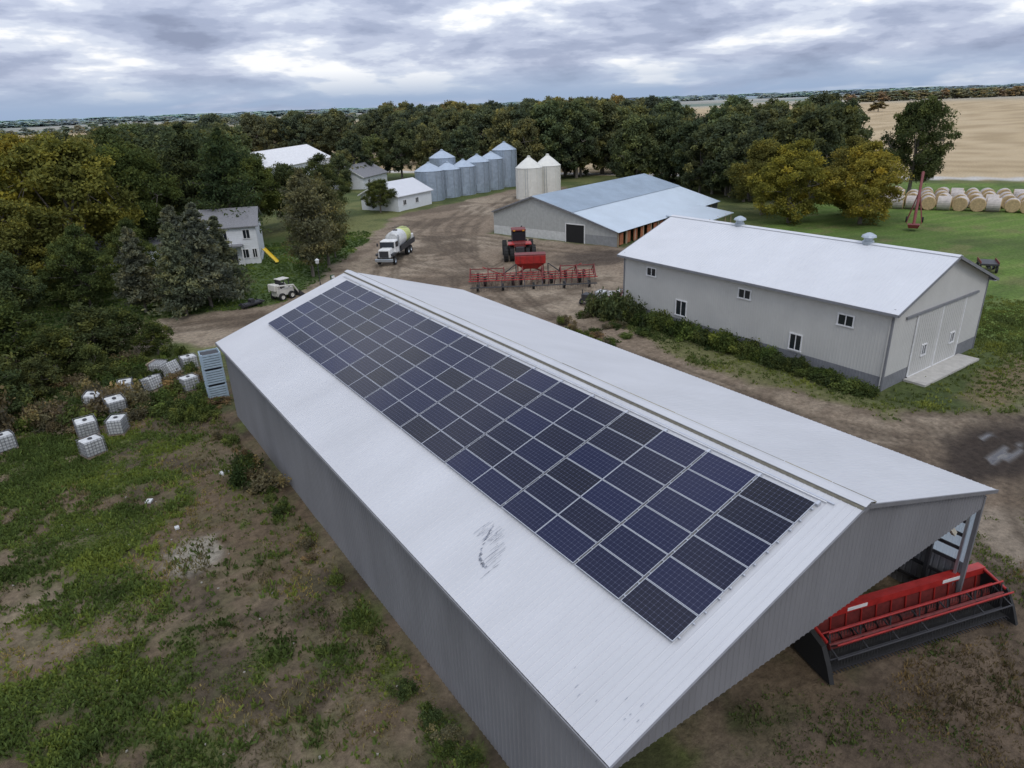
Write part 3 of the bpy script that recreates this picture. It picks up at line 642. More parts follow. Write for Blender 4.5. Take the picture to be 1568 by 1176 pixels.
# ------------------------------------------------------------ grey shed 2
s2=E("grey_machine_shed",(45.2,21.1,0),0)
W2,L2,ZE_,ZR_=13.6,25.3,5.65,8.45; xr=W2/2
sl2=(ZR_-ZE_)/(xr+.5)
z2=lambda x: ZR_-sl2*abs(x-xr)
roofsheet("roof_west",s2,-.5,ZE_,xr,ZR_,-.5,L2+.5,ROOF2,.3,.018); roofsheet("roof_east",s2,W2+.5,ZE_,xr,ZR_,-.5,L2+.5,ROOF2,.3,.018)
corr("wall_west",s2,(0,L2),(0,0),lambda s:1.0,lambda s:z2(0)-.05,WALL2,depth=.015); corr("wall_east",s2,(W2,0),(W2,L2),lambda s:1.0,lambda s:z2(0)-.05,WALL2,depth=.015)
corr("gable_south",s2,(0,0),(W2,0),lambda s:1.0,lambda s:z2(s)-.04,WALL2,depth=.015,xs=[xr]); corr("gable_north",s2,(W2,L2),(0,L2),lambda s:1.0,lambda s:z2(s)-.04,WALL2,depth=.015,xs=[xr])
corr("wainscot_west",s2,(0,L2),(0,0),lambda s:-.2,lambda s:1.0,WAIN,depth=.015); corr("wainscot_east",s2,(W2,0),(W2,L2),lambda s:-.2,lambda s:1.0,WAIN,depth=.015)
corr("wainscot_south",s2,(0,0),(W2,0),lambda s:-.2,lambda s:1.0,WAIN,depth=.015); corr("wainscot_north",s2,(W2,L2),(0,L2),lambda s:-.2,lambda s:1.0,WAIN,depth=.015)
for yy in(-.52,L2+.52):
    beam("rake_trim",s2,(-.52,yy,ZE_-.09),(xr,yy,ZR_-.09),.04,.2,WAIN); beam("rake_trim",s2,(xr,yy,ZR_-.09),(W2+.52,yy,ZE_-.09),.04,.2,WAIN)
for xx in(-.53,W2+.53): beam("eave_trim",s2,(xx,-.5,ZE_-.09),(xx,L2+.5,ZE_-.09),.04,.18,WAIN)
boxes("soffit",s2,[((.5,L2+1,.03),(-.26,L2/2,ZE_-.12)),((.5,L2+1,.03),(W2+.26,L2/2,ZE_-.12))],WTRIM)
boxes("corner_trim",s2,[((.12,.12,z2(0)),(x,y,z2(0)/2)) for x in(0,W2) for y in(0,L2)],WAIN)
boxes("ridge_cap",s2,[((.3,L2+1.04,.02),(xr-.14,L2/2,ZR_+.0),Matrix.Rotation(-math.atan(sl2),3,'Y')),((.3,L2+1.04,.02),(xr+.14,L2/2,ZR_+.0),Matrix.Rotation(math.atan(sl2),3,'Y'))],ROOF2)
def window(parent,x,y,z,w_,h_,face):
    g=[];f=[]
    def B(a,zc,ww,hh,o,t):
        return ((t,ww,hh),(x-o,y+a,z+zc)) if face=='W' else ((ww,t,hh),(x+a,y-o,z+zc))
    f+=[B(0,h_/2,w_+.12,.09,.04,.08),B(0,-h_/2,w_+.16,.09,.05,.10),B(-w_/2,0,.09,h_-.09,.04,.08),B(w_/2,0,.09,h_-.09,.04,.08),B(0,0,.06,h_-.09,.035,.06)]
    g=[B(0,0,w_-.05,h_-.05,.015,.02)]
    boxes("window_frame",parent,f,WTRIM); boxes("window_glass",parent,g,GLASS)
for yw,zw,ww,hh in[(42.9,4.6,1.1,.75),(32.8,4.55,1.15,.75),(24.3,4.35,1.15,.8),(39.2,2.0,1.2,1.35),(27.9,1.8,1.0,1.25)]:
    window(s2,0,yw-21.1,zw,ww,hh,'W')
boxes("sliding_door_trim",s2,[((.1,.06,4.7),(x,-.06,2.45)) for x in(3.3,6.9,10.4)]+[((7.2,.06,.12),(6.85,-.06,.16))],WTRIM)
boxes("door_track",s2,[((10.5,.12,.16),(6.9,-.09,4.9))],WAIN)
box("sliding_door",s2,(7.0,.04,4.55),(6.85,-.035,2.5),WALL2)
boxes("door_ribs",s2,[((.03,.03,4.5),(3.4+.3*i,-.06,2.5)) for i in range(24) if i not in(0,11,12,23)],WALL2)
window(s2,5.0,-.055,1.9,.6,.8,'S'); window(s2,9.2,-.055,1.9,.6,.8,'S'); 
box("concrete_apron",s2,(8.2,1.5,.16),(7.0,-.8,.08),CONC)
for yv in(39-21.1,27.2-21.1):
    lathe("ridge_ventilator",s2,[(.42,0),(.42,.25),(.34,.3),(.34,.5),(.55,.55),(.5,.68),(.2,.85),(.02,.9)],STEEL,(xr,yv,ZR_-.12),n=14)
tubes("downspout",s2,[((-.08,.12,.1),(-.08,.12,5.5),.035,.035)],WALL2)
# ------------------------------------------------------------ shed 3
s3=E("long_storage_shed",(66.7,70.1,0),16)
BLU=M("weathered_blue_grey_steel",(.29,.36,.43),.4,.2,.18,.25); LBL=M("pale_steel",(.50,.57,.63),.4,.1,.08,.3)
P3=[(22.5,3.5),(14.6,6.2),(7.3,4.3),(0,2.2)]
def roofy(name,parent,y0,z0,y1,z1,x0,x1,mat):
    V=[];F=[]
    for i in range(int((x1-x0)/.4)+1):
        for a_,hh in((0,0),(.8,0),(.86,1),(.94,1)):
            s=x0+(i+a_)*.4
            if s>x1: continue
            V+=[(s,y0,z0+hh*.03),(s,y1,z1+hh*.03)]
    for i in range(len(V)//2-1): F.append((2*i,2*i+2,2*i+3,2*i+1))
    return mesh(name,parent,V,F,mat)
roofy("roof_north",s3,22.9,3.36,14.6,6.2,-.4,34,BLU); roofy("roof_main",s3,14.6,6.2,7.3,4.3,-.4,34,BLU); roofy("roof_leanto",s3,7.4,4.26,-.5,2.05,-.5,34,LBL)
def z3(y): return np.interp(y,[0,7.3,14.6,22.5],[2.2,4.3,6.2,3.5])
CRM=M("cream_siding",(.40,.41,.39),.6,var=.15); CRD=M("lower_siding",(.26,.27,.27),.6)
corr("gable_west",s3,(0,22.5),(0,0),lambda s:1.3,lambda s:float(z3(22.5-s))-.06,CRM,xs=[7.9,15.2],pitch=.4)
corr("gable_base",s3,(-.02,22.5),(-.02,8.6),lambda s:-.2,lambda s:1.3,M("pale_base",(.58,.59,.57),.6),pitch=.5)
corr("gable_base2",s3,(-.02,5.4),(-.02,0),lambda s:-.2,lambda s:1.3,CRD,pitch=.4)
for (ya,za),(yb,zb) in zip(P3[:-1],P3[1:]): beam("fascia",s3,(-.42,ya,za-.1),(-.42,yb,zb-.1),.05,.2,WAIN)
box("doorway_dark",s3,(.05,3.2,2.6),(-.06,7.0,1.2),M("dark_opening",(.012,.012,.012),.9))
boxes("door_frame",s3,[((.1,.15,2.7),(-.1,8.65,1.25)),((.1,.15,2.7),(-.1,5.35,1.25)),((.1,3.45,.15),(-.1,7,2.6))],WHT)
boxes("back_wall",s3,[((33,.1,3.4),(17,22.4,1.7)),((33,.1,2.0),(17,6,1.1)),((.1,22,2),(33.8,11,1.1))],CRD)
boxes("front_posts",s3,[((.2,.2,2.2),(x,.1,1.05)) for x in np.arange(.3,34,2.4)],WOOD)
boxes("front_panels",s3,[((1.0,.08,1.6),(x,.05,.9)) for x in np.arange(1.2,14,2.0)],M("rust_orange",(.35,.13,.06),.8,var=.3))
box("leanto_roof",s3,(12,6,.12),(20,-3.2,1.95),LBL,rot=(rad(8),0,0))
boxes("leanto_posts",s3,[((.15,.15,1.8),(x,-5.8,.8)) for x in(14.5,17.5,20.5,23.5,25.8)],WOOD)
# ------------------------------------------------------------ bins
def bin_(name,x,y,r,h,roofh,mat,rmat):
    e=E(name,(x,y,0)); prof=[(r,-.1)]
    z=0
    while z<h-.01:
        z2_=min(z+.28,h); prof+=[(r+.03,(z+z2_)/2),(r,z2_)]; z=z2_
    lathe("corrugated_wall",e,prof,mat,n=36)
    lathe("cone_roof",e,[(r+.12,h-.02),(r*.55,h+roofh*.5),(.35,h+roofh*.88),(.35,h+roofh),(.02,h+roofh+.08)],rmat,n=36)
    boxes("wall_stiffeners",e,[((.1,.07,h),(math.cos(t)*(r+.05),math.sin(t)*(r+.05),h/2),Matrix.Rotation(t,3,'Z')) for t in np.linspace(0,6.28,13)[:-1]],STEEL if mat!=BINW else BINW)
    boxes("roof_ribs",e,[((r*1.05,.05,.05),(math.cos(t)*r*.52,math.sin(t)*r*.52,h+roofh*.46),Matrix.Rotation(t,3,'Z')@Matrix.Rotation(math.atan(roofh*.88/(r*.9)),3,'Y')) for t in np.linspace(0,6.28,19)[:-1]],mat)
    boxes("ladder",e,[((.05,.05,h),(-r*.8-.1,-r*.6-.15,h/2)),((.05,.05,h),(-r*.8+.25,-r*.6-.45,h/2))],STEEL)
    box("door",e,(.8,.1,1.6),(-r*.52,-r*.88,1.2),rmat,rot=(0,0,rad(-30)))
    return e
BINM=M("bin_galvanised",(.32,.38,.45),.42,.3,.2,1.5); BINR=M("bin_roof",(.40,.47,.55),.4,.3,.1,1.5); BINW=M("bin_white",(.68,.67,.61),.5,0,.08,1)
for x,y,r,h,rh in[(73.5,136,3.0,6.2,1.7),(79,137.5,2.6,6.0,1.5),(83.6,138.4,2.6,6.2,1.5),(88.4,140,2.8,6.8,1.6),(93.6,142,2.8,7.0,1.6),(99.2,144.5,2.9,8.6,1.8),(81.5,144,2.9,8,1.7)]:
    bin_("grain_bin",x,y,r,h,rh,BINM,BINR)
for x,y in[(89.8,121.8),(95.3,122.4)]:
    bin_("white_grain_bin",x,y,2.75,6.3,2.3,BINW,BINW)
def gable_bld(name,x,y,rz,Lx,Wy,he,hr,wmat,rmat,wins=(),over=.4):
    e=E(name,(x,y,0),rz)
    V=[(0,0,-.2),(Lx,0,-.2),(Lx,Wy,-.2),(0,Wy,-.2),(0,0,he),(Lx,0,he),(Lx,Wy,he),(0,Wy,he),(0,Wy/2,hr),(Lx,Wy/2,hr)]
    mesh("walls",e,V,[(0,1,5,4),(1,2,6,9,5),(2,3,7,6),(3,0,4,8,7)],wmat)
    boxes("siding_boards",e,[((Lx+.03,.02,.02),(Lx/2,-.012,z)) for z in np.arange(.3,he,.25)]+[((.02,Wy,.02),(-.012,Wy/2,z)) for z in np.arange(.3,he,.25)],wmat)
    s=(hr-he)/(Wy/2); o=over
    for sg,(ya) in((0,-o),(1,Wy+o)):
        V=[(-o,ya,he-o*s+.05),(Lx+o,ya,he-o*s+.05),(Lx+o,Wy/2,hr+.05),(-o,Wy/2,hr+.05)]; V+=[(a_,b_,c_-.14) for a_,b_,c_ in V]
        mesh("roof_slope",e,V,[(0,1,2,3),(7,6,5,4),(0,4,5,1),(1,5,6,2),(3,2,6,7),(0,3,7,4)],rmat)
    beam("barge_board",e,(-o-.03,-o,he-o*s-.03),(-o-.03,Wy/2,hr-.03),.04,.22,WHT); beam("barge_board",e,(-o-.03,Wy/2,hr-.03),(-o-.03,Wy+o,he-o*s-.03),.04,.22,WHT)
    for (face,p,z,w_,h_) in wins:
        if face=='S': window(e,p,0,z,w_,h_,'S')
        else: window(e,0,p,z,w_,h_,'W')
    return e
SH=M("grey_shingles",(.22,.22,.23),.85,var=.25,scale=6,bump=.3); WS=M("white_siding",(.74,.76,.78),.6,var=.06)
h=gable_bld("white_farmhouse",18.6,98.6,-20,6.8,8.5,5.2,7.0,WS,SH,[('S',1.4,4.0,.9,1.2),('S',2.6,4.0,.9,1.2),('S',5.5,4.0,.9,1.2),('S',5.0,1.4,.9,1.2),('S',6.2,1.4,.6,1.2),('W',3,4.0,.9,1.2),('W',6,4.0,.9,1.2),('W',4.5,1.4,1.2,1.3)])
box("front_door",h,(1.0,.08,2.1),(3.4,-.06,1.1),DKM); box("wing",h,(9,7,3.2),(-4.7,5.5,1.6),WS); box("wing_roof",h,(9.6,8,.5),(-4.9,5.5,3.4),SH,taper=(.95,.1)); box("porch_roof",h,(3,1.4,.15),(3.4,-.85,2.7),SH); boxes("porch_posts",h,[((.12,.12,2.7),(x,-1.4,1.3)) for x in(2.1,4.8)],WHT)
gable_bld("white_garage",4,99,-20,6,8,3,4.6,WS,SH,[('S',3,1.6,2.2,1.0)])
gable_bld("small_white_shed",60.5,125.5,25,11,9.5,3.0,5.2,WS,ROOF2,[('S',2,1.5,1.0,1.0),('S',6,1.5,1.0,1.0),('W',4,1.5,1.2,1.2)])
gable_bld("long_white_barn",41,182,46,68,16,4.4,8.4,WS,WTRIM,[('S',8+6*i,2.2,1.2,.9) for i in range(8)])
gable_bld("small_grey_house",72,168,40,14,10,3.0,5.6,WS,SH,[('S',3,1.6,1.2,1.1),('W',5,1.6,1.4,1.1)])
# ------------------------------------------------------------ vehicles
def truck():
    e=E("tank_truck",(40.6,86.2,0)); e.rotation_euler=(0,0,-(math.pi/2-math.atan2(8.2,7.5)))
    box("chassis",e,(.9,10.2,.3),(0,0,.95),DKM)
    box("hood",e,(1.7,1.7,1.1),(0,-4.7,1.55),WHT,bevel=.15,taper=(.9,.95)); box("grille",e,(1.2,.08,.8),(0,-5.6,1.5),DKM); box("bumper",e,(2.4,.25,.4),(0,-5.75,.75),STEEL,bevel=.05)
    box("cab",e,(2.2,1.9,1.7),(0,-3.0,2.05),WHT,bevel=.15,taper=(.92,.88)); box("windshield",e,(1.9,.06,.75),(0,-3.93,2.4),GLASS,rot=(rad(-8),0,0)); boxes("side_windows",e,[((.05,1.1,.65),(1.07,-3.0,2.4)),((.05,1.1,.65),(-1.07,-3.0,2.4))],GLASS)
    boxes("fenders",e,[((.45,1.4,.25),(1.0,-4.6,1.35)),((.45,1.4,.25),(-1.0,-4.6,1.35))],DKM)
    box("flatbed",e,(2.5,7.0,.18),(0,1.8,1.25),DKM)
    lathe("white_tank",e,[(.05,-1.65),(.9,-1.6),(1.15,-1.4),(1.15,1.4),(.9,1.6),(.05,1.65)],PLA,(0,.3,2.45),(rad(90),0,0)); lathe("tank_lid",e,[(.3,0),(.3,.15),(.02,.2)],DKM,(0,.3,3.55))
    lathe("yellow_tank",e,[(.05,-1.1),(.95,-1.05),(1.1,-.9),(1.1,.9),(.95,1.05),(.05,1.1)],YEL,(0,3.2,2.5),(rad(90),0,0)); box("pump_box",e,(2.2,1.0,1.0),(0,4.8,1.85),WHT,bevel=.05)
    boxes("straps",e,[((2.3,.06,.06),(0,y,3.6)) for y in(2.7,3.7)]+[((.08,7,.5),(s*1.22,1.8,1.6)) for s in(-1,1)],DKM)
    for x in(-1.05,1.05): 
        wheel("front_wheel",e,.52,.32,(x,-4.5,.52),BLK,STEEL)
        for y in(1.9,3.2): wheel("rear_wheel",e,.52,.55,(x*.95,y,.52),BLK,STEEL)
    tubes("exhaust",e,[((1.0,-1.9,1),(1.0,-1.9,3.4),.08,.08)],STEEL); boxes("mirrors",e,[((.2,.08,.4),(1.35,-3.8,2.4)),((.2,.08,.4),(-1.35,-3.8,2.4))],DKM)
truck()
def tractor():
    e=E("red_tractor",(52.6,74.0,0)); e.rotation_euler=(0,0,rad(-32))
    box("rear_frame",e,(1.1,2.6,.9),(0,-1.6,1.5),DKM,bevel=.05); box("front_frame",e,(1.0,3.0,.8),(0,2.2,1.4),DKM,bevel=.05)
    box("hood",e,(1.25,2.9,1.1),(0,2.6,2.25),RED,bevel=.15,taper=(.85,.96)); box("hood_grille",e,(.95,.06,.8),(0,4.06,2.1),DKM)
    box("cab_base",e,(1.7,1.8,.7),(0,.1,2.0),RED,bevel=.06); box("cab_glass",e,(1.75,1.75,1.25),(0,.1,2.98),GLASS,bevel=.08,taper=(.92,.92)); box("cab_roof",e,(1.9,2.0,.24),(0,.1,3.75),DRED,bevel=.1)
    boxes("cab_pillars",e,[((.09,.09,1.3),(x,.1+y,2.98)) for x in(-.85,.85) for y in(-.85,.85)],DKM)
    boxes("rear_fenders",e,[((.8,1.9,.12),(x,-1.7,2.25)) for x in(-1.1,1.1)],RED)
    box("rear_deck",e,(1.6,1.6,.5),(0,-1.6,2.1),DRED,bevel=.05)
    for s in(-1,1):
        for off in(1.0,1.8):
            wheel("rear_wheel",e,.98,.6,(s*off,-1.7,.98),BLK,RED); wheel("front_wheel",e,.98,.6,(s*off,2.3,.98),BLK,RED)
    tubes("exhaust",e,[((.5,1.2,2.6),(.5,1.2,4.0),.09,.09)],DKM); tubes("drawbar",e,[((0,-2.8,.6),(0,-4.4,.6),.1,.1)],DKM)
    boxes("lights",e,[((.25,.06,.15),(x,-.92,3.72)) for x in(-.6,.6)],M("amber_lens",(.7,.3,.03),.3))
tractor()
def cultivator():
    e=E("field_cultivator",(45.4,61.4,0)); e.rotation_euler=(0,0,math.atan2(-7.9,12.0))
    T=[];S=[];D=[]
    for y in(-1.6,-.5,.6,1.7):
        T.append(((-7.2,y,.95),(7.2,y,.95),.06,.06))
    for x in np.arange(-7,7.1,1.0): D.append(((x,-1.6,.95),(x,1.7,.95),.05,.05))
    for x in(-7,-5,-3.2,-1.1,1.1,3.2,5,7): D+= [((x,-1.6,1.0),(x,0,2.0),.06,.06),((x,0,2.0),(x,1.7,1.0),.06,.06),((x,0,.9),(x,0,2.1),.06,.06)]
    for xa,xb in((-3.2,-7),(3.2,7)): D.append(((xa,0,1.95),(xb,0,1.95),.06,.06)); T.append(((xa,.6,1.0),(xb*.8,0,2.15),.05,.05))
    tubes("toolbar_frame",e,T,RED,n=6); tubes("cross_members",e,D,DRED,n=6)
    for j,y in enumerate((-1.6,-.5,.6,1.7)):
        for i in range(22):
            x=-6.8+i*.65+j*.16
            if x>7: continue
            S+= [((x,y,.95),(x,y-.35,1.15),.03,.03),((x,y-.35,1.15),(x,y-.5,.5),.03,.03),((x,y-.5,.5),(x,y-.15,.0),.03,.02)]
    tubes("shanks",e,S,M("shank_steel",(.09,.03,.03),.6,.3),n=4)
    harr=[]
    for x in np.arange(-6.9,7,.28):
        harr.append(((x,-2.6,.55),(x,-3.0,.02),.015,.01))
    for y in(-2.6,-2.9): harr.append(((-7,y,.5),(7,y,.5),.04,.04))
    for x in(-6,-3.5,-1,1,3.5,6): harr.append(((x,-1.6,.95),(x,-2.7,.55),.045,.045))
    tubes("harrow",e,harr,DKM,n=5)
    for x in(-5.4,-2.2,-1.3,1.3,2.2,5.4): wheel("gauge_wheel",e,.5,.34,(x,.1,.5),BLK,DRED)
    for x in(-6.2,-4,4,6.2): wheel("front_wheel",e,.45,.3,(x,2.4,.45),BLK,DRED)
    for x in(-6.2,-3.4,0,3.4,6.2): wheel("rear_wheel",e,.36,.24,(x,-2.2,.36),BLK,WHT)
    tubes("hitch",e,[((-1.6,1.7,.9),(0,6.6,.6),.09,.09),((1.6,1.7,.9),(0,6.6,.6),.09,.09),((0,1.7,.95),(0,6.6,.6),.07,.07)],DRED)
    for x in(-3.3,3.3): tubes("hydraulic_cylinder",e,[((x,.2,1.2),(x*.55,.2,2.3),.07,.05),((x*.55,.2,1.0),(x*.55,.2,2.3),.06,.06)],DKM)
    box("hopper",e,(3.6,1.5,1.0),(0,3.9,2.1),RED,bevel=.08); box("hopper_bottom",e,(3.4,1.3,.7),(0,3.9,1.25),RED,rot=(rad(180),0,0),taper=(.5,.3)); box("hopper_lid",e,(3.65,1.55,.08),(0,3.9,2.65),DRED)
    boxes("hopper_ribs",e,[((.05,.04,.95),(x,3.12,2.1)) for x in(-1.2,-.4,.4,1.2)],DRED); boxes("hopper_legs",e,[((.12,.12,1.6),(s*1.5,3.4,.9)) for s in(-1,1)],DRED)
cultivator()
def skid():
    e=E("skid_steer_loader",(21.2,75.0,0)); e.rotation_euler=(0,0,rad(-70))
    BG=M("off_white_paint",(.60,.58,.52),.5)
    box("body",e,(1.1,2.2,.8),(0,0,.85),BG,bevel=.08); box("engine_cover",e,(1.1,.8,.7),(0,-1.0,1.45),BG,bevel=.08,taper=(.9,.8))
    boxes("cab_posts",e,[((.08,.08,1.0),(x,y,1.7)) for x in(-.45,.45) for y in(-.45,.6)],DKM); box("cab_roof",e,(1.05,1.25,.1),(0,.07,2.22),BG,bevel=.03); box("seat",e,(.5,.5,.6),(0,-.1,1.45),BLK,bevel=.05); box("cab_rear_screen",e,(.85,.04,.8),(0,-.45,1.75),DKM)
    tubes("lift_arms",e,[((s*.75,-1.2,1.7),(s*.75,.9,1.45),.09,.09) for s in(-1,1)]+[((s*.75,.9,1.45),(s*.7,1.6,.4),.09,.08) for s in(-1,1)]+[((s*.72,-1.2,1.7),(s*.72,-1.2,.9),.08,.08) for s in(-1,1)],BG)
    V=[(-.95,1.5,.1),(.95,1.5,.1),(.95,2.3,.05),(-.95,2.3,.05),(-.95,1.5,.75),(.95,1.5,.75)]
    mesh("bucket",e,V,[(0,1,2,3),(0,4,5,1),(0,3,4),(1,5,2)],DKM)
    for x in(-.72,.72):
        for y in(-.65,.6): wheel("wheel",e,.4,.3,(x,y,.4),BLK,BG)
    t=E("tillage_attachment",(17.6,73.6,0),20); boxes("frame",t,[((2.6,.15,.15),(0,0,.4)),((2.6,.15,.15),(0,.8,.4)),((.12,1.0,.12),(-1,.4,.5)),((.12,1.0,.12),(1,.4,.5)),((.5,.5,.5),(0,.4,.6))],DKM); tubes("drum",t,[((-1.2,.4,.3),(1.2,.4,.3),.25,.25)],DKM)
skid()
def header():
    L_=8.4; a0=(19.45,9.75);a1=(27.45,7.25); e=E("combine_header",((a0[0]+a1[0])/2,(a0[1]+a1[1])/2,.12)); e.rotation_euler=(0,0,math.atan2(a1[1]-a0[1],a1[0]-a0[0])); hl=L_/2; e.scale=(1,.72,1.05)
    V=[(-hl,.55,.25),(hl,.55,.25),(hl,.75,1.25),(-hl,.75,1.25)]; mesh("back_sheet",e,V,[(0,1,2,3)],DRED)
    boxes("back_sheet_ribs",e,[((.05,.06,1.0),(x,.60,.75),Matrix.Rotation(rad(-11),3,'X')) for x in np.arange(-hl+.4,hl,.7)],RED)
    beam("top_beam",e,(-hl,.8,1.36),(hl,.8,1.36),.46,.28,RED); beam("lower_beam",e,(-hl,.85,.45),(hl,.85,.45),.18,.18,RED)
    V=[(-hl,-1.1,.16),(hl,-1.1,.16),(hl,-.3,.14),(-hl,-.3,.14),(hl,.55,.25),(-hl,.55,.25)]; mesh("floor_pan",e,V,[(0,1,2,3),(3,2,4,5)],BLK)
    tubes("auger_tube",e,[((-hl+.1,.1,.62),(hl-.1,.1,.62),.2,.2)],DRED,n=14)
    V=[];F=[];n=900
    for i in range(n+1):
        x=-hl+.1+(L_-.2)*i/n; sg=1 if x<0 else -1; t=sg*x/.55*2*math.pi
        V+=[(x,.1+.2*math.cos(t),.62+.2*math.sin(t)),(x,.1+.33*math.cos(t),.62+.33*math.sin(t))]
    for i in range(n): F.append((2*i,2*i+2,2*i+3,2*i+1))
    mesh("auger_flight",e,V,F,DKM)
    cy,cz,rr_=-.75,.98,.52
    T=[((-hl+.15,cy,cz),(hl-.15,cy,cz),.13,.13)]; bats=[];tines=[];arms=[]
    for k in range(6):
        t=k*math.pi/3+.3; by,bz=cy+rr_*math.cos(t)*1.3,cz+rr_*math.sin(t); bats.append(((-hl+.15,by,bz),(hl-.15,by,bz),.04,.04))
        for x in np.arange(-hl+.2,hl-.2,.13): tines.append(((x,by,bz),(x,by-.04,bz-.32),.014,.01))
        for x in np.linspace(-hl+.2,hl-.2,7): arms.append(((x,cy,cz),(x,by,bz),.035,.03))
    tubes("reel_tube",e,T,DRED,n=12); tubes("reel_bats",e,bats[:3],RED,n=6); tubes("reel_bats_dark",e,bats[3:],DKM,n=6); tubes("reel_tines",e,tines,BLK,n=3); tubes("reel_arms",e,arms,DKM,n=5)
    for s in(-1,1):
        V=[(0,.95,.0),(0,-1.0,-.05),(0,-1.7,.0),(0,-1.3,.6),(0,-.8,1.15),(0,.3,1.35),(0,.95,1.4)]; V=[(s*(hl+.02),b_,c_) for a_,b_,c_ in V]+[(s*(hl+.18),b_*.97,c_*.95) for a_,b_,c_ in V]
        n=7; F=[tuple(range(n)),tuple(range(n,2*n))[::-1]]+[(i,(i+1)%n,n+(i+1)%n,n+i) for i in range(n)]
        mesh("crop_divider",e,V,F,BLK)
        tubes("reel_support_arm",e,[((s*(hl-.05),.8,1.45),(s*(hl-.05),-.75,1.2),.06,.05)],RED)
    boxes("knife_guards",e,[((.04,.26,.03),(x,-1.2,.14)) for x in np.arange(-hl,hl,.0762*2)],DKM)
    beam("cutter_bar",e,(-hl,-1.1,.13),(hl,-1.1,.13),.08,.04,DKM)
    boxes("decal",e,[((.9,.02,.14),(x,.56,1.37)) for x in(-2,2.5)],WHT)
    boxes("carrier",e,[((L_*.7,.15,.15),(-.6,1.2,.5))],DKM)
    for x in(-3.2,2.0): wheel("carrier_wheel",e,.35,.22,(x,1.35,.25),BLK,WHT)
header()
lb=E("lumber_pile",(21.2,14.5,0),-20); boxes("boards",lb,[((5.5,.14,.05),(0,.16*i,.9+.06*(i%3)),Matrix.Rotation(rad(3*i-4),3,'Z')) for i in range(6)]+[((.1,1.2,.9),(x,.3,.45)) for x in(-2,2)],M("pale_board",(.55,.50,.40),.8))
PLT=M("pallet_wood",(.30,.24,.17),.9)
def tote(x,y,rz,tilt=0,z=0,name="ibc_tote"):
    e=E(name,(x,y,z),rz); e.rotation_euler[0]=rad(tilt)
    box("plastic_tank",e,(1.1,.92,.95),(0,0,.65),PLA,bevel=.09); lathe("lid",e,[(.13,0),(.13,.05),(.01,.06)],DKM,(0,0,1.13))
    T=[]
    for z in(.22,.42,.62,.82,1.02,1.15):
        T+=[((-.6,-.5,z),(.6,-.5,z),.014,.014),((.6,-.5,z),(.6,.5,z),.014,.014),((.6,.5,z),(-.6,.5,z),.014,.014),((-.6,.5,z),(-.6,-.5,z),.014,.014)]
    for x_ in np.linspace(-.6,.6,7): T+=[((x_,-.5,.15),(x_,-.5,1.15),.014,.014),((x_,.5,.15),(x_,.5,1.15),.014,.014)]
    for y_ in np.linspace(-.5,.5,6): T+=[((-.6,y_,.15),(-.6,y_,1.15),.014,.014),((.6,y_,.15),(.6,y_,1.15),.014,.014)]
    tubes("cage",e,T,TRIM,n=4); boxes("pallet",e,[((1.2,.12,.1),(0,y_,.05)) for y_ in(-.44,0,.44)]+[((1.2,1.0,.03),(0,0,.13))],PLT)
for i,(x,y,rz,t) in enumerate(TOTES):
    tote(x,y,rz,t,z=.5 if t==90 else (.15 if t else 0))
tote(46.2,50.7,20)
ps=E("stacked_crates",(8.35,50.3,0),-4)
PB=M("pale_blue_plastic",(.38,.48,.56),.6)
sl_=[]
for k in range(3):
    for i in range(6): sl_+=[((1.3,.05,.13),(0,-.62,.15+k*1.2+i*.18)),((.05,1.2,.13),(-.65,0,.15+k*1.2+i*.18)),((1.3,.05,.13),(0,.62,.15+k*1.2+i*.18)),((.05,1.2,.13),(.65,0,.15+k*1.2+i*.18))]
    sl_+=[((.09,.09,1.15),(x,y,.57+k*1.2)) for x in(-.6,.6) for y in(-.56,.56)]
boxes("crate_slats",ps,sl_,PB); boxes("crate_contents",ps,[((1.1,1.0,1.0),(0,0,.55+k*1.2)) for k in range(3)],DKM)
pu=E("portable_pump",(44.4,50.9,0),20); box("engine",pu,(1.0,.7,.7),(0,0,.8),DKM,bevel=.05); tubes("pump_body",pu,[((.4,0,.7),(1.1,0,.7),.25,.25),((-.3,.3,1.1),(-.3,.3,1.6),.05,.05)],DKM,n=12); boxes("skid_frame",pu,[((1.8,.1,.1),(.1,-.4,.3)),((1.8,.1,.1),(.1,.4,.3)),((.1,.9,.1),(-.7,0,.35))],DKM)
for s in(-.5,.5): wheel("wheel",pu,.3,.18,(-.2,s,.3),BLK,WHT,'Y')
ju=E("scrap_pile",(48.6,50.6,0)); rr=random.Random(4)
boxes("scrap",ju,[((rr.uniform(.2,.9),rr.uniform(.1,.7),rr.uniform(.05,.4)),(rr.uniform(-2,2.5),rr.uniform(-1.2,1.2),rr.uniform(.1,.5)),Matrix.Rotation(rr.random()*3,3,'Z')@Matrix.Rotation(rr.uniform(-.4,.4),3,'X')) for i in range(26)],WHT)
boxes("scrap_dark",ju,[((rr.uniform(.2,1.2),rr.uniform(.1,.5),rr.uniform(.05,.4)),(rr.uniform(-4,2.5),rr.uniform(-2.5,1.2),rr.uniform(.1,.5)),Matrix.Rotation(rr.random()*3,3,'Z')@Matrix.Rotation(rr.uniform(-.4,.4),3,'X')) for i in range(30)],DRED)
ty=E("old_tyre",(-1.2,67.2,0)); lathe("tyre",ty,[(.5,.1),(.75,.02),(.95,.08),(1.0,.3),(.95,.52),(.75,.58),(.5,.5)],BLK,n=24); lathe("inner",ty,[(.5,.5),(.45,.3),(.5,.1)],BLK,n=24)
HAY=M("hay_end",(.48,.35,.19),.95,var=.35,scale=5,bump=.5,bscale=14); WRAP=M("bale_netwrap",(.50,.45,.41),.8,var=.25,scale=3)
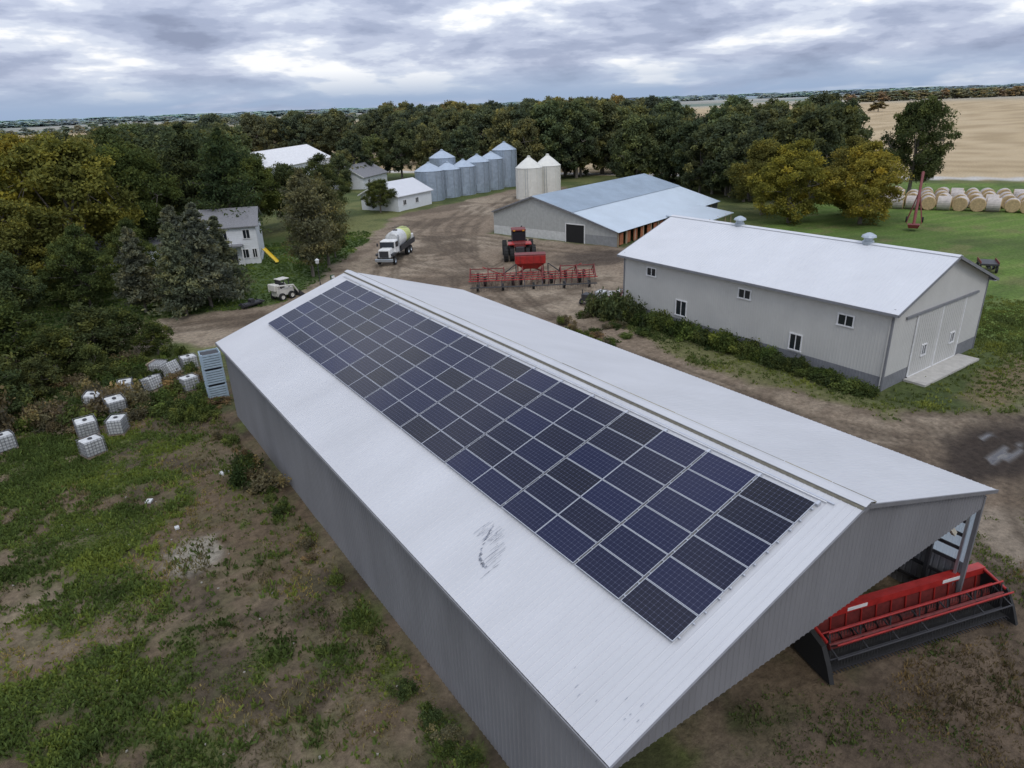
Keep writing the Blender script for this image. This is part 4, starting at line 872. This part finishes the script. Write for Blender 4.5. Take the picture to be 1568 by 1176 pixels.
hb=bpy.data.meshes.new("bale")
V=[];F=[];n=20;mi=[]
for r_,z in[(.02,-.75),(.78,-.76),(.86,-.70),(.88,0),(.86,.70),(.78,.76),(.02,.75)]:
    for i in range(n): t=6.2832*i/n; V.append((r_*math.cos(t)*(1+.02*math.sin(3*t)),z,r_*math.sin(t)*.97))
for k in range(6):
    for i in range(n): F.append((k*n+i,(k+1)*n+i,(k+1)*n+(i+1)%n,k*n+(i+1)%n)); mi.append(0 if k in(0,1,4,5) else 1)
hb.from_pydata(V,[],F); hb.materials.append(HAY); hb.materials.append(WRAP); hb.polygons.foreach_set('material_index',mi); hb.update()
bs=E("hay_bale_stack",(0,0,0))
for row_ in range(4):
    for i in range(24):
        s=i*2.35+random.uniform(-.12,.12); x=121.5+.45*s+.89*row_*4.2; y=65-.89*s+.45*row_*4.2
        if random.random()<.05: continue
        o=bpy.data.objects.new("hay_bale",hb); COL.objects.link(o); o.parent=bs; o.location=(x,y,1.05); o.rotation_euler=(0,random.random()*6,rad(-66+random.uniform(-12,12)) if random.random()<.7 else rad(20)); sc_=random.uniform(1.25,1.4); o.scale=(sc_,sc_,sc_)
au=E("red_grain_auger",(112,52,0),25); tubes("tube",au,[((-8,0,.8),(6,0,6.8),.2,.2),((-8,0,.8),(6,.1,6.0),.04,.04),((0,-1,.4),(1.5,0,4.6),.07,.07),((0,1,.4),(1.5,0,4.6),.07,.07),((-4,-1,.4),(1.5,0,4.6),.06,.06),((-4,1,.4),(1.5,0,4.6),.06,.06),((6,0,6.8),(6.3,0,5.6),.25,.2)],DRED)
box("intake_hopper",au,(1.2,1.2,.5),(-8,0,.7),DRED,taper=(1.3,1.3))
for s in(-1.1,1.1): wheel("wheel",au,.4,.25,(0,s,.4),BLK,WHT,'Y')
ch=E("flat_wagon",(86.6,31.5,0),30); box("deck",ch,(2.6,1.8,.2),(0,0,.9),DKM); boxes("rails",ch,[((2.6,.06,.25),(0,s,1.1)) for s in(-.85,.85)],DRED); box("running_gear",ch,(3.0,.3,.2),(0,0,.6),DKM)
for x in(-.9,.9):
    for s in(-.8,.8): wheel("wheel",ch,.36,.22,(x,s,.36),BLK,STEEL,'Y')
lp=E("yard_lamp_post",(26.6,78.2,0)); tubes("post",lp,[((0,0,0),(0,0,2.5),.06,.05)],DKM); lathe("lantern",lp,[(.1,2.5),(.2,2.6),(.22,2.9),(.28,2.95),(.02,3.15)],PLA,n=10)
sg=E("utility_pedestal",(27.6,76.6,0),10); box("cabinet",sg,(.45,.3,1.3),(0,0,.65),M("dark_green",(.03,.09,.04),.5),bevel=.03); box("label",sg,(.4,.02,.3),(0,-.17,1.1),WHT)
sd_=E("playground_slide",(25.6,96.5,0),20); mesh("chute",sd_,[(-.25,0,1.8),(.25,0,1.8),(.25,-2.6,.2),(-.25,-2.6,.2),(-.3,0,2.0),(.3,0,2.0),(.3,-2.6,.4),(-.3,-2.6,.4)],[(0,1,2,3),(0,3,7,4),(1,5,6,2)],M("yellow_plastic",(.70,.50,.04),.5)); tubes("ladder",sd_,[((-.25,0,1.9),(-.25,.8,0),.03,.03),((.25,0,1.9),(.25,.8,0),.03,.03)]+[((-.25,.2*k,1.9-.48*k),(.25,.2*k,1.9-.48*k),.02,.02) for k in range(1,4)],STEEL)
st_=E("ground_debris"); rr=random.Random(9)
boxes("stones",st_,[((rr.uniform(.04,.1),rr.uniform(.04,.1),rr.uniform(.03,.07)),(x_,y_,.02),Matrix.Rotation(rr.random()*3,3,'Z')@Matrix.Rotation(rr.uniform(-.5,.5),3,'X')) for x_,y_ in[(rr.uniform(-8,6.8),rr.uniform(14,46)) for i in range(70)]],M("stone",(.30,.28,.24),.9))
boxes("litter",st_,[((.5,.35,.12),(5.8,38.2,.06),Matrix.Rotation(.4,3,'Z')),((.35,.3,.1),(1.7,37.5,.05),Matrix.Rotation(1.,3,'Z')),((.2,.25,.1),(2.4,33.8,.05))],PLA)
